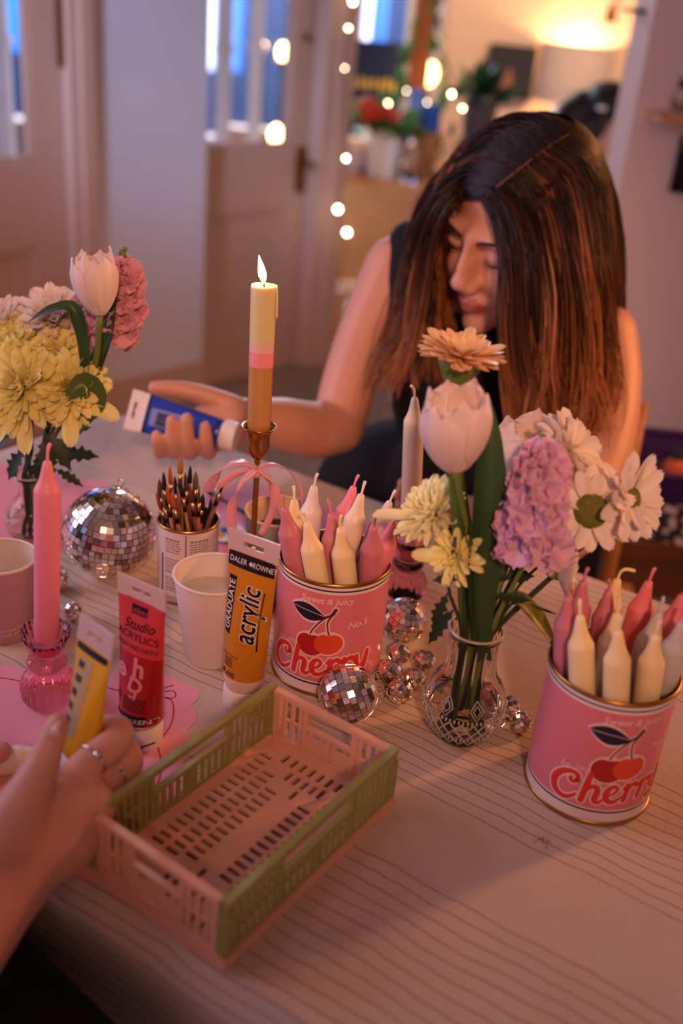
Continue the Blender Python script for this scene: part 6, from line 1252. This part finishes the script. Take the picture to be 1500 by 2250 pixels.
# ---- blue tube in her hand
MBL = mat('blue_paint', '1f3fa8', .3, var=.06, coat=.4); MBLL = mat('blue_label', '8286b8', .5, var=.06); MBLD = mat('blue_dark', '1a1a3c', .4)
bt = D(520, 962, 1.106); be = D(282, 898, 1.128); axb = (be - bt); Hb = axb.length
tb = Tube('blue acrylic tube with white cap held in the person\'s hand', bt, axb, CU, Hb, .0168, .048, .0178, .017, [(0, MCAPW), (.0185, MBL), (.022, MBLD), (.0245, MBL), (Hb - .026, MBLD), (Hb - .022, MCAPW)], MCAPW, .014)
tb.art('label_panel', MBLL, lambda b: tb.rect(b, -.0125, .0085, .052, Hb - .029)); o = tb.art('small_print', MBLD, lambda b: lines(tb, b, -.011, .006, .056, .098, 1, 8)); o['kind'] = 'stuff'
# ---- wooden chair under her
cx, cy = wn.x + .06, 1.5
t = thing('dining_chair', 'wooden framed chair with dark blue back behind the seated person', 'chair', (cx, cy, 0)); oc = (cx, cy, 0); MCW = mat('chair_wood', 'a8723a', .45, var=.2, scale=15)
pu, pd_ = D(1410, 885, 1.56), D(1330, 1285, 1.50)
dv = (pd_ - pu); xp = pu.x + dv.x * .5
for sx in (1, -1):
    top = V((cx + sx * (pu.x - cx), pu.y, pu.z)); mid = V((cx + sx * (pd_.x - cx), pd_.y, pd_.z)); foot = V((cx + sx * (pd_.x - cx - .01), pd_.y + .02, 0)); b = MB(oc); b.tube([top, mid, foot], [.011, .012, .011], 10); b.build('back_post', MCW, t)
    b = MB(oc); b.tube([(cx + sx * .17, 1.17, .43), (cx + sx * .175, 1.15, 0)], [.014, .011], 10); b.build('leg', MCW, t)
b = MB(oc); b.grid(lambda u, v: (cx + (u - .5) * 2 * (pu.x - cx - .02), 1.56 - .05 * v + .03 * math.sin(PI * u), pu.z - .02 - .36 * v), 12, 6); b.grid(lambda u, v: (cx + (.5 - u) * 2 * (pu.x - cx - .02), 1.575 - .05 * v + .03 * math.sin(PI * u), pu.z - .02 - .36 * v), 12, 6); b.build('backrest', mat('chair_navy', '17192c', .8, var=.1), t)
b = MB(oc); b.box((cx, 1.34, .443), (.40, .38, .03)); b.build('seat', MCW, t, False)
# ---- person in the far room
h2c = D(1338, 270, 3.62); F2 = camv((.80, -.50, .15)).normalized(); U2 = camv((.42, .82, .1)); U2 = (U2 - F2 * U2.dot(F2)).normalized(); X2 = (-F2).cross(U2) ; X2 = (U2.cross(F2) * -1).normalized()
if (X2.cross(-F2)).dot(U2) < 0: X2 = -X2
H2 = Head(h2c, X2, F2, U2, 1.0); p2o = (h2c.x, h2c.y, 0)
p2 = thing('person', 'dark haired person in white bending in the far room', 'person', p2o); b = MB(p2o); H2.add(b)
sh2 = D(1290, 400, 3.72); limb(b, [H2.w((0, .03, -.05)), H2.w((0, .04, -.12)), sh2], [.05, .05, .06]); limb(b, [sh2 + V((-.16, 0, -.05)), sh2, sh2 + V((.16, 0, -.05))], [.05, .06, .05]); limb(b, [sh2 + V((.16, 0, -.05)), sh2 + V((.2, -.06, -.3)), sh2 + V((.14, -.25, -.4))], [.045, .04, .03]); limb(b, [sh2 + V((-.16, 0, -.05)), sh2 + V((-.2, -.06, -.3)), sh2 + V((-.08, -.25, -.4))], [.045, .04, .03])
for s in (-1, 1): limb(b, [V((sh2.x + s * .09, sh2.y + .08, sh2.z - .55)), V((sh2.x + s * .1, sh2.y, .45)), V((sh2.x + s * .1, sh2.y + .05, .06)), V((sh2.x + s * .1, sh2.y - .08, .04))], [.085, .06, .04, .035])
link_mesh('body', fuse(b, .006, 3), MSK, p2)
b = MB(p2o); b.ball(sh2 + V((0, .03, -.16)), (.18, .11, .20), 24); b.ball(sh2 + V((0, .06, -.42)), (.16, .12, .22), 24); limb(b, [sh2 + V((-.17, 0, -.06)), sh2 + V((.17, 0, -.06))], [.06, .06]); link_mesh('white_top', fuse(b, .008, 3), mat('white_shirt', 'd8cdc8', .8, var=.06), p2)
b = MB(p2o)
for s in (-1, 1): limb(b, [V((sh2.x + s * .08, sh2.y + .08, sh2.z - .5)), V((sh2.x + s * .1, sh2.y, .45)), V((sh2.x + s * .1, sh2.y + .05, .1))], [.11, .08, .06])
link_mesh('trousers', fuse(b, .01, 3), MATS['navy_trousers'], p2)
b = MB(p2o); R3 = H2.R
b.ball(H2.w((0, .022, .036)), (.080, .100, .090), 28, R=R3); b.ball(H2.w((0, .09, -.02)), (.06, .055, .07), 18, R=R3); b.ball(H2.w((0.0, .03, -.03)), (.076, .06, .09), 18, R=R3); limb(b, [H2.w((0, .1, .0)), H2.w((-.0, .13, -.1)), sh2 + V((-.03, .10, -.05))], [.06, .05, .04]); link_mesh('hair', fuse(b, .006, 2), mat('dark_hair', '120c0b', .45, var=.3, scale=80), p2)
b = MB(p2o); b.ball(D(1322, 238, 3.50), (.016, .008, .008), 10); b.build('hair_clip', MWHITE, p2)
# ---- near person at the left: forearm, hand and lap
pn = thing('person', 'person at the near left with a ringed hand gripping a yellow tube', 'person', (-.30, .42, 0)); pno = (-.30, .42, 0)
b = MB(pno)
wr = D(0, 1945, .475)
limb(b, [D(-330, 2330, .36), D(-150, 2120, .42), wr], [.042, .038, .030], 18)
limb(b, [wr, D(60, 1840, .505), D(115, 1785, .520)], [.031, .034, .030], 18)                    # back of the hand
limb(b, [D(30, 1880, .49), D(130, 1830, .515), D(185, 1775, .530)], [.030, .030, .022], 16)
# thumb
limb(b, [D(20, 1835, .487), D(62, 1748, .500), D(98, 1668, .515), D(126, 1592, .528)], [.025, .0158, .0108, .0080], 14)
# index: knuckle, along the ring, bent back to the tube
limb(b, [D(118, 1782, .518), D(165, 1715, .538), D(203, 1668, .553), D(252, 1632, .570), D(258, 1606, .588), D(225, 1600, .600), D(190, 1615, .600)], [.0200, .0142, .0114, .0120, .0112, .0098, .008], 14)
limb(b, [D(158, 1805, .530), D(212, 1738, .550), D(248, 1703, .565), D(280, 1678, .580), D(276, 1655, .600), D(235, 1650, .610), D(195, 1660, .605)], [.0195, .0140, .0114, .0116, .0108, .0096, .008], 14)
limb(b, [D(180, 1835, .535), D(236, 1770, .556), D(272, 1740, .572), D(284, 1712, .592), D(250, 1700, .608), D(205, 1705, .605)], [.0190, .0145, .0125, .0120, .0105, .0085], 14)
limb(b, [D(180, 1875, .530), D(226, 1815, .550), D(252, 1790, .566), D(258, 1765, .584), D(230, 1752, .596)], [.0170, .0125, .0110, .0100, .008], 14)
# other hand's fingertips at the frame edge
for (y0, x1, y1, r_) in ((1668, 18, 1652, .0085), (1725, 28, 1712, .0092), (1762, 22, 1755, .0088)): limb(b, [D(-120, y0 + 25, .59), D(-50, y0, .60), D(x1 - 14, y1, .605)], [.012, .0098, r_], 12)
limb(b, [D(-420, 1990, .42), D(-230, 1780, .56), D(-120, 1715, .59)], [.04, .032, .028], 14)
link_mesh('body', fuse(b, .0026, 4), MSK2, pn)
b = MB(pno); q0, q1, q2 = D(113, 1624, .5145), D(121, 1604, .5175), D(127, 1584, .5235); b.ribbon(spline([q0, q1, q2], 8), -FWD * 1 - CR * .4, [.005, .0078, .0088, .009, .0088, .0082, .007, .003], .0005); b.build('thumb_nail', mat('nail', 'cf9a88', .2, coat=.6), pn)
# rings
MSIL = mat('silver_ring', 'd8cfc6', .15, 1, var=.05)
def ring(c, ax, r, lab, stone=False):
    t = thing('finger_ring', lab, 'ring', c); ax, e1, e2 = basis(ax); b = MB(c); b.tube([c + (e1 * math.cos(a) + e2 * math.sin(a)) * r for a in [2 * PI * i / 24 for i in range(25)]], .0011, 6); b.build('band', MSIL, t)
    if stone: d = (CAMP - c); d = (d - ax * d.dot(ax)).normalized(); b = MB(c); b.ball(c + d * (r + .001) , (.0034, .0034, .0026), 10); b.build('stone', MSIL, t)
r1 = D(203, 1668, .553); ring(r1, D(252, 1632, .570) - D(165, 1715, .538), .0120, 'silver ring with a raised stone on the near index finger', True)
r2 = D(248, 1703, .565); ring(r2, D(280, 1678, .580) - D(212, 1738, .550), .0120, 'thin dark ring on the near middle finger')
# lap in black
b = MB(pno); limb(b, [tp(-.95, .12, -.14), tp(-.70, .22, -.10), tp(-.50, .262, -.085), tp(-.315, .262, -.09)], [.12, .10, .08, .068], 20); limb(b, [tp(-.33, .25, -.105), tp(-.40, .25, -.4), tp(-.42, .25, -.68)], [.062, .05, .045]); limb(b, [tp(-.95, .02, -.17), tp(-.62, .06, -.16), tp(-.45, .08, -.17)], [.11, .09, .07]); limb(b, [tp(-.45, .08, -.17), tp(-.46, .08, -.68)], [.06, .045]); b.ball(tp(-1.0, .06, -.14), (.17, .15, .15), 20); b.ball(tp(-1.08, .05, .12), (.15, .13, .26), 20)
link_mesh('black_clothes', fuse(b, .007, 3), mat('black_cloth', '070709', .9, var=.1), pn)
# yellow tube in the near hand and the candle being painted
yb2, ye2 = D(172, 1690, .575), D(214, 1372, .600)
ty2 = Tube('yellow tube held upright in the near ringed hand', yb2, ye2 - yb2, (CR * .72 - FWD * .70), (ye2 - yb2).length, .0145, .044, .0125, .012, [(0, mat('yellow_paint', 'd9a416', .3, var=.06)), (.02, MATS['yellow_paint'])], MCR, .018)
ty2.art('black_band', MBK, lambda b: ty2.rect(b, -.0195, .0195, ty2.top - .006, ty2.top - .001)); ty2.art('label_panel', mat('yellow_label', 'b9a070', .4), lambda b: ty2.rect(b, -.012, .006, .03, ty2.top - .009)); o = ty2.art('small_print', MBK, lambda b: lines(ty2, b, -.011, -.002, .032, ty2.top - .012, 5, 9)); o['kind'] = 'stuff'
ca, cb_ = D(-70, 1690, .605), D(118, 1652, .612); candle('cream candle being painted, held at the left edge', cb_, ca, .0105, 'ivory', None, .1)
b = MB(D(70, 1665, .6));
